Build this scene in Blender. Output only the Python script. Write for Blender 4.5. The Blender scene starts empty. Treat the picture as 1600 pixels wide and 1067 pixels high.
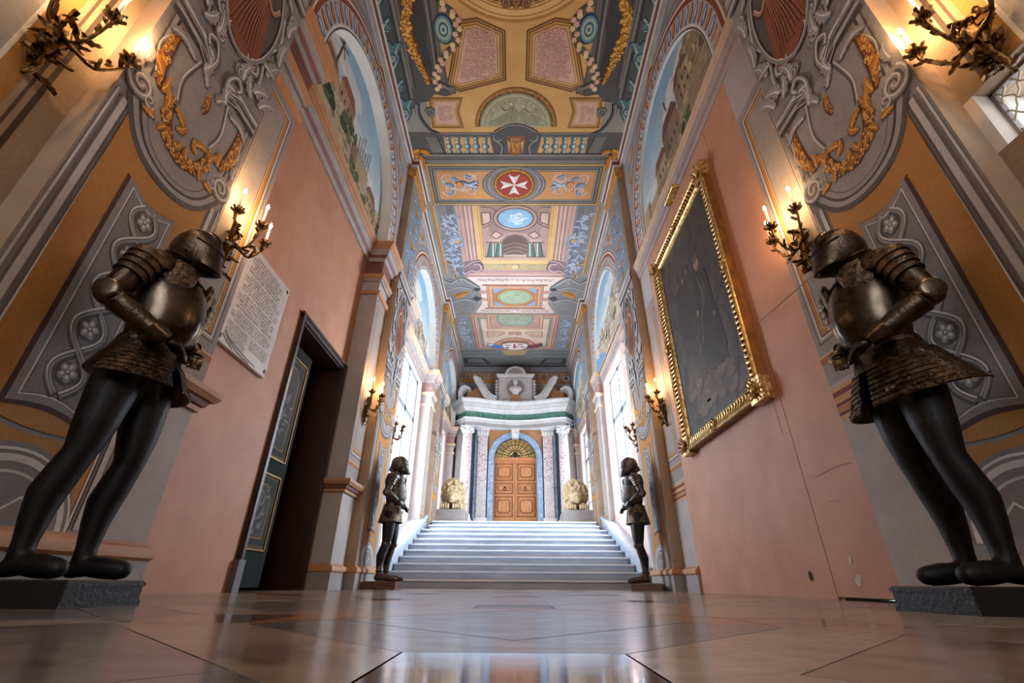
import bpy, bmesh, math, random
from math import sin, cos, pi, radians, sqrt, atan2, hypot
from mathutils import Vector, Matrix, Euler
random.seed(7)
sc = bpy.context.scene
COL = sc.collection

# ------------------------------------------------------------------ camera, world, light, exposure
PITCH, YAW, ROLL = radians(28.165), radians(0.412), radians(0.418)
cam = bpy.data.cameras.new('camera'); cam.lens = 705/1600*36; cam.sensor_width = 36; cam.clip_start = 0.01; cam.clip_end = 200
camo = bpy.data.objects.new('camera', cam); COL.objects.link(camo)
_c, _s = cos(YAW), sin(YAW)
_R = Vector((_c, _s, 0)); _F = Vector((-_s*cos(PITCH), _c*cos(PITCH), sin(PITCH))); _U = Vector((_s*sin(PITCH), -_c*sin(PITCH), cos(PITCH)))
_R2 = _R*cos(ROLL)+_U*sin(ROLL); _U2 = -_R*sin(ROLL)+_U*cos(ROLL)
M = Matrix((( _R2.x, _U2.x, -_F.x, 0), (_R2.y, _U2.y, -_F.y, 0), (_R2.z, _U2.z, -_F.z, 0.088), (0, 0, 0, 1)))
camo.matrix_world = M
sc.camera = camo

w = bpy.data.worlds.new('sky'); sc.world = w; w.use_nodes = True
bg = w.node_tree.nodes['Background']; bg.inputs[0].default_value = (0.80, 0.90, 1.0, 1); bg.inputs[1].default_value = 5.0

def area(name, loc, rot, sx, sy, power, color=(0.78, 0.88, 1.0), portal=False):
    l = bpy.data.lights.new(name, 'AREA'); l.shape = 'RECTANGLE'; l.size = sx; l.size_y = sy; l.energy = power; l.color = color
    if portal: l.cycles.is_portal = True
    o = bpy.data.objects.new(name, l); COL.objects.link(o); o.location = loc; o.rotation_euler = rot
    return o
# daylight behind the seen windows, plus added fill lights with no window seen
for s in (-1, 1):
    ry = -pi/2 if s < 0 else pi/2
    area('window_daylight', (s*2.86, 10.15, 3.1), (0, ry, 0), 3.3, 1.85, 1050 if s > 0 else 680, (.66, .82, 1.0))
    area('window_daylight', (s*2.86, 15.05, 3.2), (0, ry, 0), 3.1, 1.9, 170, (.72, .85, 1.0))
area('window_daylight', (0, -4.4, 4.2), (pi/2, 0, 0), 3.4, 4.6, 82, (1.0, 0.84, 0.68))  # added warm fill from behind the camera, its window invented
for s in (-1, 1):
    area('window_daylight', (s*2.50, 1.13, 2.03), (0, -pi/2 if s < 0 else pi/2, 0), 0.3, 0.6, 2.5)  # left copy is an added light inside solid wall, no window there
sc.view_settings.view_transform = 'Standard'
sc.view_settings.look = 'None'
sc.view_settings.exposure = 0.0
sc.view_settings.gamma = 1.0
sc.view_settings.use_curve_mapping = False
try:
    sc.cycles.max_bounces = 8; sc.cycles.diffuse_bounces = 4; sc.cycles.use_denoising = True
    sc.cycles.sample_clamp_indirect = 6; sc.cycles.caustics_reflective = False; sc.cycles.caustics_refractive = False
except Exception: pass

# ------------------------------------------------------------------ materials
def lin(h):
    if isinstance(h, (tuple, list)): return tuple(h[:3])
    h = h.lstrip('#'); r = [int(h[i:i+2], 16)/255 for i in (0, 2, 4)]
    return tuple((c/12.92 if c <= 0.04045 else ((c+0.055)/1.055)**2.4) for c in r)
def mix(a, b, t):
    a, b = lin(a), lin(b); return tuple(a[i]*(1-t)+b[i]*t for i in range(3))
def mat(name, c1, c2=None, rough=0.6, metal=0.0, scale=3.0, detail=6, bump=0.0, bscale=None, contrast=(0.35, 0.65), attr=False, wear=0.12,
        spec=0.5, emit=None, coat=0.0, rvar=0.0, distort=0.0, stretch=None):
    m = bpy.data.materials.new(name); m.use_nodes = True; nt = m.node_tree; N = nt.nodes; Lk = nt.links
    b = N['Principled BSDF']; b.inputs['Roughness'].default_value = rough; b.inputs['Metallic'].default_value = metal
    b.inputs['Specular IOR Level'].default_value = spec
    if coat: b.inputs['Coat Weight'].default_value = coat; b.inputs['Coat Roughness'].default_value = 0.08
    tc = N.new('ShaderNodeTexCoord'); src = tc.outputs['Object']
    if stretch:
        mp = N.new('ShaderNodeMapping'); mp.inputs['Scale'].default_value = stretch; Lk.new(src, mp.inputs[0]); src = mp.outputs[0]
    nz = N.new('ShaderNodeTexNoise'); nz.inputs['Scale'].default_value = scale; nz.inputs['Detail'].default_value = detail
    nz.inputs['Roughness'].default_value = 0.62; nz.inputs['Distortion'].default_value = distort
    Lk.new(src, nz.inputs['Vector'])
    rp = N.new('ShaderNodeValToRGB'); rp.color_ramp.elements[0].position = contrast[0]; rp.color_ramp.elements[1].position = contrast[1]
    Lk.new(nz.outputs[0], rp.inputs[0])
    if attr:
        a = N.new('ShaderNodeVertexColor'); a.layer_name = 'Col'
        rp.color_ramp.elements[0].color = (1-wear*1.6, 1-wear*1.7, 1-wear*1.8, 1); rp.color_ramp.elements[1].color = (1, 1, 1, 1)
        mx = N.new('ShaderNodeMix'); mx.data_type = 'RGBA'; mx.blend_type = 'MULTIPLY'; mx.inputs[0].default_value = 1
        Lk.new(a.outputs[0], mx.inputs[6]); Lk.new(rp.outputs[0], mx.inputs[7])
        n2 = N.new('ShaderNodeTexNoise'); n2.inputs['Scale'].default_value = 45; n2.inputs['Detail'].default_value = 3; Lk.new(tc.outputs['Object'], n2.inputs['Vector'])
        r2 = N.new('ShaderNodeValToRGB'); r2.color_ramp.elements[0].position = 0.35; r2.color_ramp.elements[1].position = 0.6
        r2.color_ramp.elements[0].color = (1-wear, 1-wear, 1-wear, 1); Lk.new(n2.outputs[0], r2.inputs[0])
        m2 = N.new('ShaderNodeMix'); m2.data_type = 'RGBA'; m2.blend_type = 'MULTIPLY'; m2.inputs[0].default_value = 1
        Lk.new(mx.outputs[2], m2.inputs[6]); Lk.new(r2.outputs[0], m2.inputs[7]); Lk.new(m2.outputs[2], b.inputs['Base Color'])
    else:
        rp.color_ramp.elements[0].color = lin(c1)+(1,); rp.color_ramp.elements[1].color = lin(c2 or c1)+(1,)
        Lk.new(rp.outputs[0], b.inputs['Base Color'])
    if rvar:
        mr = N.new('ShaderNodeMapRange'); mr.inputs['To Min'].default_value = max(0.02, rough-rvar); mr.inputs['To Max'].default_value = rough+rvar
        n3 = N.new('ShaderNodeTexNoise'); n3.inputs['Scale'].default_value = scale*3; n3.inputs['Detail'].default_value = 4; Lk.new(src, n3.inputs['Vector'])
        Lk.new(n3.outputs[0], mr.inputs[0]); Lk.new(mr.outputs[0], b.inputs['Roughness'])
    if bump:
        bn = N.new('ShaderNodeTexNoise'); bn.inputs['Scale'].default_value = bscale or scale*6; bn.inputs['Detail'].default_value = 4
        Lk.new(src, bn.inputs['Vector'])
        bp = N.new('ShaderNodeBump'); bp.inputs['Strength'].default_value = bump; bp.inputs['Distance'].default_value = 0.01
        Lk.new(bn.outputs[0], bp.inputs['Height']); Lk.new(bp.outputs[0], b.inputs['Normal'])
    if emit:
        b.inputs['Emission Color'].default_value = lin(emit[0])+(1,); b.inputs['Emission Strength'].default_value = emit[1]
    return m

PINK = mat('pink_plaster', '#ac7455', '#bc8768', rough=0.62, scale=2.2, bump=0.25, bscale=9, contrast=(0.3, 0.7))
PAINT = mat('fresco_paint', None, attr=True, rough=0.78, scale=2.6, bump=0.22, bscale=30, wear=0.10, spec=0.3)
CEILP = mat('ceiling_fresco_paint', None, attr=True, rough=0.8, scale=1.8, bump=0.1, bscale=20, wear=0.10, spec=0.2)
GREYP = mat('grey_painted_plaster', '#9c918b', '#aba099', rough=0.7, scale=3, bump=0.3, bscale=14)
BROWNP = mat('bare_brown_plaster', '#9a7f66', '#ab9079', rough=0.75, scale=2.6, bump=0.6, bscale=7)
WHITEP = mat('white_reveal_plaster', '#ddd4c8', '#e8e0d6', rough=0.75, scale=3, bump=0.3)
OCHREM = mat('ochre_moulding_plaster', '#a37148', '#b28156', rough=0.6, scale=5, bump=0.25)
REDM = mat('dark_red_band', '#6d4036', '#7b4a3e', rough=0.65, scale=5)
GREYM = mat('grey_moulding_plaster', '#8f8480', '#a0958f', rough=0.65, scale=5, bump=0.25)
GILTC = mat('gilded_cornice', '#a8682c', '#e0a450', rough=0.45, scale=22, bump=1.0, bscale=40, metal=0.2)
WHITEM = mat('pale_cornice_plaster', '#cfc2b8', '#ddd2c8', rough=0.65, scale=5)
STONE = mat('grey_plinth_stone', '#837b76', '#958d87', rough=0.6, scale=5, bump=0.3)
STRM = mat('string_stone', '#878e98', '#9aa2ac', rough=0.5)
NOSEM = mat('worn_step_nosing', '#c3c8ce', '#dadde0', rough=0.3, scale=6)  # nosing strip paler and smoother than the step body
STEPM = mat('step_marble', '#9298a2', '#b4b9c2', rough=0.38, scale=3, bump=0.12, contrast=(0.3, 0.7), stretch=(0.5, 3, 3))
WMARB = mat('white_marble', '#c9c5c2', '#d9d5d1', rough=0.4, scale=4, bump=0.1)
GREENM = mat('green_marble', '#2f6a58', '#7aa592', rough=0.35, scale=16, detail=8, contrast=(0.38, 0.72))
BLUEM = mat('blue_grey_marble', '#6f86a4', '#a9bacf', rough=0.4, scale=5, contrast=(0.35, 0.7), distort=1.5)
PINKM = mat('pink_speckled_marble', '#94625c', '#d2c6c4', rough=0.4, scale=22, detail=8, contrast=(0.36, 0.52))
DARKV = mat('dark_gap_stone', '#3b434f', '#4b5563', rough=0.6)
DARKW = mat('dark_door_wood', '#2c1a17', '#3b2420', rough=0.35, scale=4, stretch=(6, 6, 0.6), bump=0.2)
BLACKV = mat('passage_plaster', '#2a1512', '#3a201a', rough=0.5, scale=3)
OAK = mat('orange_oak', '#a8683c', '#c98a58', rough=0.42, scale=5, stretch=(8, 8, 0.7), bump=0.25)
OAKD = mat('darker_oak_groove', '#7c4624', '#8d5430', rough=0.5)
IRON = mat('dark_iron', '#26221f', '#3a332d', rough=0.5, metal=0.6)
BRONZE = mat('aged_bronze', '#3a2411', '#86602e', rough=0.38, metal=0.85, scale=30, bump=0.5, bscale=60)
CANDLE = mat('ivory_candle_tube', '#e6dcc8', '#f2ead8', rough=0.5)
STEEL = mat('brown_steel_plate', '#2e2620', '#5e4e40', rough=0.34, metal=0.92, scale=7, bump=0.35, bscale=70, rvar=0.12)
STEELG = mat('engraved_steel_plate', '#2c231c', '#6e5a48', rough=0.4, metal=0.9, scale=38, detail=3, bump=0.9, bscale=55, rvar=0.1)
STEELP = mat('polished_steel_plate', '#3e352c', '#75675a', rough=0.28, metal=0.95, scale=4, bump=0.1, rvar=0.06)
STEELF = mat('dark_grey_steel_plate', '#33302f', '#6b6660', rough=0.36, metal=0.9, scale=10, bump=0.5, bscale=70, rvar=0.1)
MAILF = mat('scaled_steel_skirt', '#3f352c', '#85755f', rough=0.45, metal=0.8, scale=60, detail=2, bump=1.0, bscale=90)
BLACKT = mat('black_tights', '#060608', '#0c0c10', rough=0.5, scale=8, spec=0.3, bump=0.15, bscale=200)
BOOT = mat('brown_leather_boot', '#2c1c18', '#4a3028', rough=0.42, scale=9, bump=0.4)
NEARBLK = mat('hollow_interior', '#050505', '#080808', rough=0.9)  # near-black for boot straps and for shade painted at helmet openings
PEDB = mat('black_painted_pedestal', '#08080a', '#101013', rough=0.5, scale=9, bump=0.3)
PEDW = mat('brown_wood_pedestal', '#4a2a1e', '#6b3d28', rough=0.4, scale=6, stretch=(1, 1, 6), bump=0.2)
PEDG = mat('grey_pedestal_side', '#5d5a5c', '#6b6768', rough=0.5)
GOLD = mat('gilded_frame', '#9a7440', '#f0cf8e', rough=0.3, metal=0.75, scale=24, bump=0.6, bscale=50)
GOLDD = mat('dark_gilded_side', '#6a4420', '#94622c', rough=0.45, metal=0.4, scale=8)
CANVAS = mat('dark_oil_canvas', None, attr=True, rough=0.6, scale=3, bump=0.25, bscale=60, wear=0.12, spec=0.3)
PLAQM = mat('grey_marble_plaque', '#b3a8a2', '#c6bcb5', rough=0.5, scale=4, bump=0.15)
LIONM = mat('honey_lion_stone', '#9c8058', '#cdb892', rough=0.7, scale=9, bump=0.6, bscale=26, contrast=(0.3, 0.7))
LATT = mat('cream_iron_lattice', '#b8ab90', '#d4c8ac', rough=0.5)
WFRAME = mat('white_window_frame', '#6f7a86', '#7f8a96', rough=0.5)
GREEND = mat('green_painted_leaf', '#121a16', '#1a241e', spec=0.15, rough=0.8, scale=6)
GILT2 = mat('gilt_panel_moulding', '#6a4e22', '#96712f', rough=0.4, metal=0.4)
FANM = mat('golden_fanlight_panel', '#b08a4a', '#d8b470', rough=0.5, scale=10)
def glass_mat():
    m = bpy.data.materials.new('window_glass'); m.use_nodes = True; nt = m.node_tree
    nt.nodes.remove(nt.nodes['Principled BSDF']); out = nt.nodes['Material Output']
    t = nt.nodes.new('ShaderNodeBsdfTransparent'); g = nt.nodes.new('ShaderNodeBsdfGlossy'); g.inputs['Roughness'].default_value = 0.05
    mx = nt.nodes.new('ShaderNodeMixShader'); mx.inputs[0].default_value = 0.07
    nt.links.new(t.outputs[0], mx.inputs[1]); nt.links.new(g.outputs[0], mx.inputs[2]); nt.links.new(mx.outputs[0], out.inputs[0])
    return m
GLASS = glass_mat()
BULB = mat('lit_bulb', '#ffd9a0', '#ffd9a0', emit=((1.0, 0.62, 0.28), 60))
def marble(name, a, b, vein, rough=0.2):
    m = mat(name, a, b, rough=rough, scale=2.4, distort=2.2, contrast=(0.3, 0.72), stretch=(1, 2.6, 1), rvar=0.08, bump=0.03, bscale=4)
    nt = m.node_tree; N = nt.nodes; L = nt.links; bs = N['Principled BSDF']
    src = bs.inputs['Base Color'].links[0].from_socket
    tc = [n for n in N if n.type == 'TEX_COORD'][0]
    v = N.new('ShaderNodeTexNoise'); v.inputs['Scale'].default_value = 1.7; v.inputs['Detail'].default_value = 9; v.inputs['Distortion'].default_value = 1.2
    L.new(tc.outputs['Object'], v.inputs['Vector'])
    r = N.new('ShaderNodeValToRGB'); e = r.color_ramp.elements
    e[0].position = 0.47; e[0].color = (0, 0, 0, 1); e[1].position = 0.5; e[1].color = (0.7, 0.7, 0.7, 1); x = e.new(0.53); x.color = (0, 0, 0, 1)
    L.new(v.outputs[0], r.inputs[0])
    mx = N.new('ShaderNodeMix'); mx.data_type = 'RGBA'; mx.inputs[7].default_value = lin(vein)+(1,)
    L.new(r.outputs[0], mx.inputs[0]); L.new(src, mx.inputs[6]); L.new(mx.outputs[2], bs.inputs['Base Color'])
    return m
FM = {'cream': marble('cream_floor_marble', '#7d695c', '#9a8676', '#5c483c'), 'grey': marble('grey_floor_marble', '#5d5656', '#767070', '#484040'),
      'ochre': marble('ochre_floor_marble', '#865830', '#966c46', '#6e4526'), 'mauve': marble('mauve_floor_marble', '#6a4e48', '#806660', '#46302a', 0.1),
      'white': marble('white_floor_marble', '#8a7a6e', '#a89a8e', '#6c5a4c')}
BEDM = mat('floor_joint_bed', '#30241d', '#3c2e25', rough=0.7)

# ------------------------------------------------------------------ mesh helpers
def link(name, me, parent=None, loc=None, rot=None):
    o = bpy.data.objects.new(name, me); COL.objects.link(o)
    if parent is not None: o.parent = parent
    if loc is not None: o.location = loc
    if rot is not None: o.rotation_euler = rot
    return o
def empty(name, loc=(0, 0, 0), rz=0, **props):
    o = bpy.data.objects.new(name, None); COL.objects.link(o); o.location = loc; o.rotation_euler = (0, 0, rz); o.empty_display_size = 0.1
    for k, v in props.items(): o[k] = v
    return o
def thing(name, label, cat, loc=(0, 0, 0), rz=0, group=None):
    o = empty(name, loc, rz, label=label, category=cat)
    if group: o['group'] = group
    return o
def setp(o, **props):
    for k, v in props.items(): o[k] = v
    return o
def copy_tree(o, parent=None):
    c = o.copy(); COL.objects.link(c); c.parent = parent
    for ch in list(o.children): copy_tree(ch, c)
    return c

class MB:
    def __init__(s): s.v = []; s.f = []
    def add(s, vs, fs):
        n = len(s.v); s.v += [tuple(p) for p in vs]; s.f += [tuple(i+n for i in f) for f in fs]; return s
    def box(s, x0, x1, y0, y1, z0, z1):
        x0, x1 = sorted((x0, x1)); y0, y1 = sorted((y0, y1)); z0, z1 = sorted((z0, z1))
        v = [(x, y, z) for z in (z0, z1) for y in (y0, y1) for x in (x0, x1)]
        return s.add(v, [(0, 2, 3, 1), (4, 5, 7, 6), (0, 1, 5, 4), (2, 6, 7, 3), (0, 4, 6, 2), (1, 3, 7, 5)])
    def tube(s, pts, r, n=8, cap=True, squash=None):
        pts = [Vector(p) for p in pts]; k = len(pts)
        rs = r if isinstance(r, (list, tuple)) else [r]*k
        base = len(s.v); up = None
        for i, p in enumerate(pts):
            t = (pts[min(i+1, k-1)]-pts[max(i-1, 0)])
            if t.length < 1e-9: t = Vector((0, 0, 1))
            t.normalize()
            if up is None:
                up = Vector((0, 0, 1)) if abs(t.z) < 0.9 else Vector((1, 0, 0))
            a = t.cross(up)
            if a.length < 1e-6: a = t.cross(Vector((0, 1, 0)))
            a.normalize(); b = a.cross(t).normalized(); up = b
            for j in range(n):
                th = 2*pi*j/n; q = p+a*(rs[i]*cos(th))+b*(rs[i]*sin(th)*(squash or 1)); s.v.append(tuple(q))
        for i in range(k-1):
            for j in range(n):
                s.f.append((base+i*n+j, base+i*n+(j+1) % n, base+(i+1)*n+(j+1) % n, base+(i+1)*n+j))
        if cap:
            s.f.append(tuple(base+j for j in range(n))[::-1]); s.f.append(tuple(base+(k-1)*n+j for j in range(n)))
        return s
    def lathe(s, prof, c=(0, 0, 0), n=20, a0=0, a1=2*pi, sx=1, sy=1):
        base = len(s.v); full = abs(a1-a0-2*pi) < 1e-6; m = n if full else n+1
        for r, z in prof:
            for j in range(m):
                th = a0+(a1-a0)*j/n; s.v.append((c[0]+r*cos(th)*sx, c[1]+r*sin(th)*sy, c[2]+z))
        for i in range(len(prof)-1):
            for j in range(n):
                j2 = (j+1) % m if full else j+1
                s.f.append((base+i*m+j, base+i*m+j2, base+(i+1)*m+j2, base+(i+1)*m+j))
        return s
    def rings(s, rings, closed=True, cap=False):
        base = len(s.v); n = len(rings[0])
        for r in rings: s.v += [tuple(p) for p in r]
        for i in range(len(rings)-1):
            for j in range(n if closed else n-1):
                s.f.append((base+i*n+j, base+i*n+(j+1) % n, base+(i+1)*n+(j+1) % n, base+(i+1)*n+j))
        if cap:
            s.f.append(tuple(base+j for j in range(n))[::-1]); s.f.append(tuple(base+(len(rings)-1)*n+j for j in range(n)))
        return s
    def ell(s, c, r, nu=14, nv=10, v0=0.0, v1=1.0, rot=None):
        R = Euler(rot).to_matrix() if rot else None; rg = []
        for i in range(nv+1):
            ph = pi*(v0+(v1-v0)*i/nv); row = []
            for j in range(nu):
                th = 2*pi*j/nu; p = Vector((r[0]*sin(ph)*cos(th), r[1]*sin(ph)*sin(th), r[2]*cos(ph)))
                if R: p = R @ p
                row.append(Vector(c)+p)
            rg.append(row)
        return s.rings(rg)
    def prism(s, pts2, axis, a, b):
        """polygon pts2 extruded along axis from a to b; axis 'x': pts are (y,z); 'y': (x,z); 'z': (x,y)"""
        n = len(pts2)
        def P(p, h): return (h, p[0], p[1]) if axis == 'x' else ((p[0], h, p[1]) if axis == 'y' else (p[0], p[1], h))
        v = [P(p, a) for p in pts2]+[P(p, b) for p in pts2]
        f = [tuple(range(n))[::-1], tuple(range(n, 2*n))]+[(i, (i+1) % n, n+(i+1) % n, n+i) for i in range(n)]
        return s.add(v, f)
    def sweep(s, path, prof, closed=False, cap=True):
        """path: plan polyline (x,y); prof: closed list of (out,z); out is to the left of the direction of travel"""
        k = len(path); P = [Vector((p[0], p[1])) for p in path]; base = len(s.v); n = len(prof)
        for i in range(k):
            d0 = (P[i]-P[i-1]).normalized() if i > 0 or closed else None
            d1 = (P[(i+1) % k]-P[i]).normalized() if i < k-1 or closed else None
            if d0 is None: d0 = d1
            if d1 is None: d1 = d0
            n0 = Vector((-d0.y, d0.x)); n1 = Vector((-d1.y, d1.x)); m = n0+n1
            if m.length < 1e-6: m = n0
            m = m/max(m.length_squared/2, 0.3)
            for o, z in prof: s.v.append((P[i].x+m.x*o, P[i].y+m.y*o, z))
        for i in range(k if closed else k-1):
            i2 = (i+1) % k
            for j in range(n): s.f.append((base+i*n+j, base+i*n+(j+1) % n, base+i2*n+(j+1) % n, base+i2*n+j))
        if cap and not closed:
            s.f.append(tuple(base+j for j in range(n))); s.f.append(tuple(base+(k-1)*n+j for j in range(n))[::-1])
        return s
    def mesh(s, name, m, smooth=0, bevel=0):
        me = bpy.data.meshes.new(name); me.from_pydata(s.v, [], s.f)
        bm = bmesh.new(); bm.from_mesh(me); bmesh.ops.recalc_face_normals(bm, faces=bm.faces)
        if bevel: bmesh.ops.bevel(bm, geom=[e for e in bm.edges if e.calc_face_angle(0) > 0.9], offset=bevel, segments=1, affect='EDGES')
        bm.to_mesh(me); bm.free()
        if smooth:
            me.shade_smooth(); me.set_sharp_from_angle(angle=radians(smooth))
        if m: me.materials.append(m)
        return me
    def build(s, name, m, parent=None, smooth=0, bevel=0, loc=None, rot=None):
        return link(name, s.mesh(name, m, smooth, bevel), parent, loc, rot)

def blobs(name, parts, m, voxel=0.02, smooth=6, parent=None, loc=None, rot=None, disp=None):
    """parts: (centre, radii[, euler]) ellipsoids or ('chain', [(p, r), ...]); fused into one continuous surface"""
    mb = MB()
    for p in parts:
        if p[0] == 'chain':
            ch = p[1]
            for i in range(len(ch)-1):
                a, ra = Vector(ch[i][0]), ch[i][1]; b, rb = Vector(ch[i+1][0]), ch[i+1][1]
                k = max(1, int((b-a).length/(min(ra, rb)*0.35)))
                for j in range(k+1):
                    t = j/k; r = ra*(1-t)+rb*t; mb.ell(a.lerp(b, t), (r, r, r), 12, 8)
        else:
            mb.ell(p[0], p[1], 16, 10, rot=p[2] if len(p) > 2 else None)
    me = bpy.data.meshes.new(name); me.from_pydata(mb.v, [], mb.f)
    o = bpy.data.objects.new(name, me); COL.objects.link(o)
    md = o.modifiers.new('r', 'REMESH'); md.mode = 'VOXEL'; md.voxel_size = voxel
    if smooth: ms = o.modifiers.new('s', 'SMOOTH'); ms.iterations = smooth; ms.factor = 0.5
    dg = bpy.context.evaluated_depsgraph_get(); dg.update()
    me2 = bpy.data.meshes.new_from_object(o.evaluated_get(dg))
    bpy.data.objects.remove(o)
    if disp:
        me2.update()
        for v in me2.vertices: v.co += v.normal*disp(v.co)
    me2.shade_smooth(); me2.materials.clear(); me2.materials.append(m); me2.name = name
    return link(name, me2, parent, loc, rot)

# ------------------------------------------------------------------ painter: flat paint shapes laid on a wall
def catmull(pts, k=6):
    if len(pts) < 3: return pts
    out = []; n = len(pts)
    for i in range(n-1):
        p0, p1, p2, p3 = pts[max(i-1, 0)], pts[i], pts[i+1], pts[min(i+2, n-1)]
        for j in range(k):
            t = j/k; t2 = t*t; t3 = t2*t
            out.append(tuple(0.5*((2*p1[a])+(-p0[a]+p2[a])*t+(2*p0[a]-5*p1[a]+4*p2[a]-p3[a])*t2+(-p0[a]+3*p1[a]-3*p2[a]+p3[a])*t3) for a in (0, 1)))
    out.append(tuple(pts[-1][:2])); return out
class Paint:
    def __init__(s): s.v = []; s.f = []; s.c = []; s.k = 0; s.T = []; s.lay = 1; s.rnd = random.Random(3)
    def pt(s, p):
        for t in reversed(s.T): p = t(p)
        return p
    def poly(s, pts, col, lay=None):
        s.k += 1; h = 0.0012*(lay if lay is not None else s.lay)+(s.k % 50)*0.000007
        n = len(s.v); q = [s.pt(p) for p in pts]
        s.v += [(h, a[0], a[1]) for a in q]; s.f.append(tuple(range(n, n+len(q)))); s.c.append(lin(col))
    def rect(s, u0, v0, u1, v1, col, lay=None): s.poly([(u0, v0), (u1, v0), (u1, v1), (u0, v1)], col, lay)
    def ell(s, cu, cv, a, b, col, lay=None, n=16, rot=0, a0=0, a1=2*pi):
        s.poly([(cu+a*cos(t)*cos(rot)-b*sin(t)*sin(rot), cv+a*cos(t)*sin(rot)+b*sin(t)*cos(rot)) for t in [a0+(a1-a0)*i/n for i in range(n if a1-a0 > 6.28 else n+1)]], col, lay)
    def stroke(s, pts, wd, col, lay=None, smooth=0, closed=False):
        if smooth: pts = catmull(list(pts), smooth)
        k = len(pts)
        if k < 2: return
        L = []; R = []
        for i in range(k):
            if closed: a, b = pts[i-1], pts[(i+1) % k]
            else: a, b = pts[max(i-1, 0)], pts[min(i+1, k-1)]
            d = (b[0]-a[0], b[1]-a[1]); l = hypot(*d) or 1; nx, ny = -d[1]/l, d[0]/l
            ww = (wd(i/(k-1)) if callable(wd) else wd)/2
            # mitre
            L.append((pts[i][0]+nx*ww, pts[i][1]+ny*ww)); R.append((pts[i][0]-nx*ww, pts[i][1]-ny*ww))
        s.k += 1; h = 0.0012*(lay if lay is not None else s.lay)+(s.k % 50)*0.000007
        n = len(s.v); c = lin(col)
        s.v += [(h,)+tuple(s.pt(p)) for p in L]+[(h,)+tuple(s.pt(p)) for p in R]
        for i in range(k if closed else k-1):
            j = (i+1) % k; s.f.append((n+i, n+j, n+k+j, n+k+i)); s.c.append(c)
    def ring(s, cu, cv, r0, r1, col, lay=None, a0=0, a1=2*pi, n=32, sy=1):
        m = (r0+r1)/2; full = a1-a0 > 6.28
        pts = [(cu+m*cos(a0+(a1-a0)*i/n), cv+m*sy*sin(a0+(a1-a0)*i/n)) for i in range(n if full else n+1)]
        s.stroke(pts, abs(r1-r0), col, lay, closed=full)
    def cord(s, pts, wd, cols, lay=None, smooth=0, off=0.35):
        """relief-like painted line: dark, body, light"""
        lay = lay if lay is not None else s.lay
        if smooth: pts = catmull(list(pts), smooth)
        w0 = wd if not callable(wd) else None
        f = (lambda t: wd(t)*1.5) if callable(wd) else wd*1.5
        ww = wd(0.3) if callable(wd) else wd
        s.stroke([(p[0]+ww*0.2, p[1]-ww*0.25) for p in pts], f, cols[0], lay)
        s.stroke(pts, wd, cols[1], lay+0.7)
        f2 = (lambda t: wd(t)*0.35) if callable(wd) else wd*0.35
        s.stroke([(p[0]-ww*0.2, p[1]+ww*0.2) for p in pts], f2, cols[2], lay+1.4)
    def spiral(s, cu, cv, r, a0, turns, n=None):
        n = n or int(14*abs(turns))+4
        return [(cu+r*(1-0.86*i/n)*cos(a0+2*pi*turns*i/n), cv+r*(1-0.86*i/n)*sin(a0+2*pi*turns*i/n)) for i in range(n+1)]
    def volute(s, cu, cv, r, a0, turns, wd, cols, lay=None):
        s.ell(cu, cv, r*1.08, r*1.08, cols[1], (lay or s.lay)-0.6)
        s.cord(s.spiral(cu, cv, r, a0, turns), lambda t: wd*(1-0.55*t), cols, lay)
    def leaf(s, u, v, ang, ln, wd, cols, lay=None, lobes=4):
        lay = lay if lay is not None else s.lay
        A = []; B = []; n = lobes*5
        for i in range(n+1):
            t = i/n; e = wd*0.5*(sin(pi*min(1, t*1.02+0.03))**0.55)*(0.82+0.18*cos(2*pi*lobes*t)); A.append((t*ln, e)); B.append((t*ln, -e))
        bend = lambda p: (p[0]*(1-.12*(p[0]/ln)**2), p[1]+0.34*ln*(p[0]/ln)**2.2 if p[0] > 0 else p[1])
        c, q = cos(ang), sin(ang)
        tr = lambda p: (u+bend(p)[0]*c-bend(p)[1]*q, v+bend(p)[0]*q+bend(p)[1]*c)
        s.poly([(x+wd*0.08, y-wd*0.1) for x, y in [tr(p) for p in A+B[::-1]]], cols[0], lay)
        s.poly([tr(p) for p in A+B[::-1]], cols[1], lay+0.6)
        s.stroke([tr((t*ln, wd*0.08)) for t in (0.05, 0.35, 0.65, 0.92)], lambda t: wd*0.16*(1-t)+0.002, cols[2], lay+1.2)
    def rosette(s, u, v, r, cols, n=5, lay=None, a0=0.3):
        lay = lay if lay is not None else s.lay
        s.ell(u+r*0.08, v-r*0.1, r*1.05, r*1.05, cols[0], lay)
        for i in range(n):
            a = a0+2*pi*i/n; s.ell(u+r*0.58*cos(a), v+r*0.58*sin(a), r*0.42, r*0.36, cols[1], lay+0.5, 10, a)
            s.ell(u+r*0.52*cos(a)-r*0.05, v+r*0.52*sin(a)+r*0.06, r*0.22, r*0.16, cols[2], lay+0.9, 8, a)
        s.ell(u, v, r*0.24, r*0.24, cols[0], lay+1.2, 8); s.ell(u-r*0.03, v+r*0.04, r*0.15, r*0.15, cols[2], lay+1.5, 8)
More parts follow.
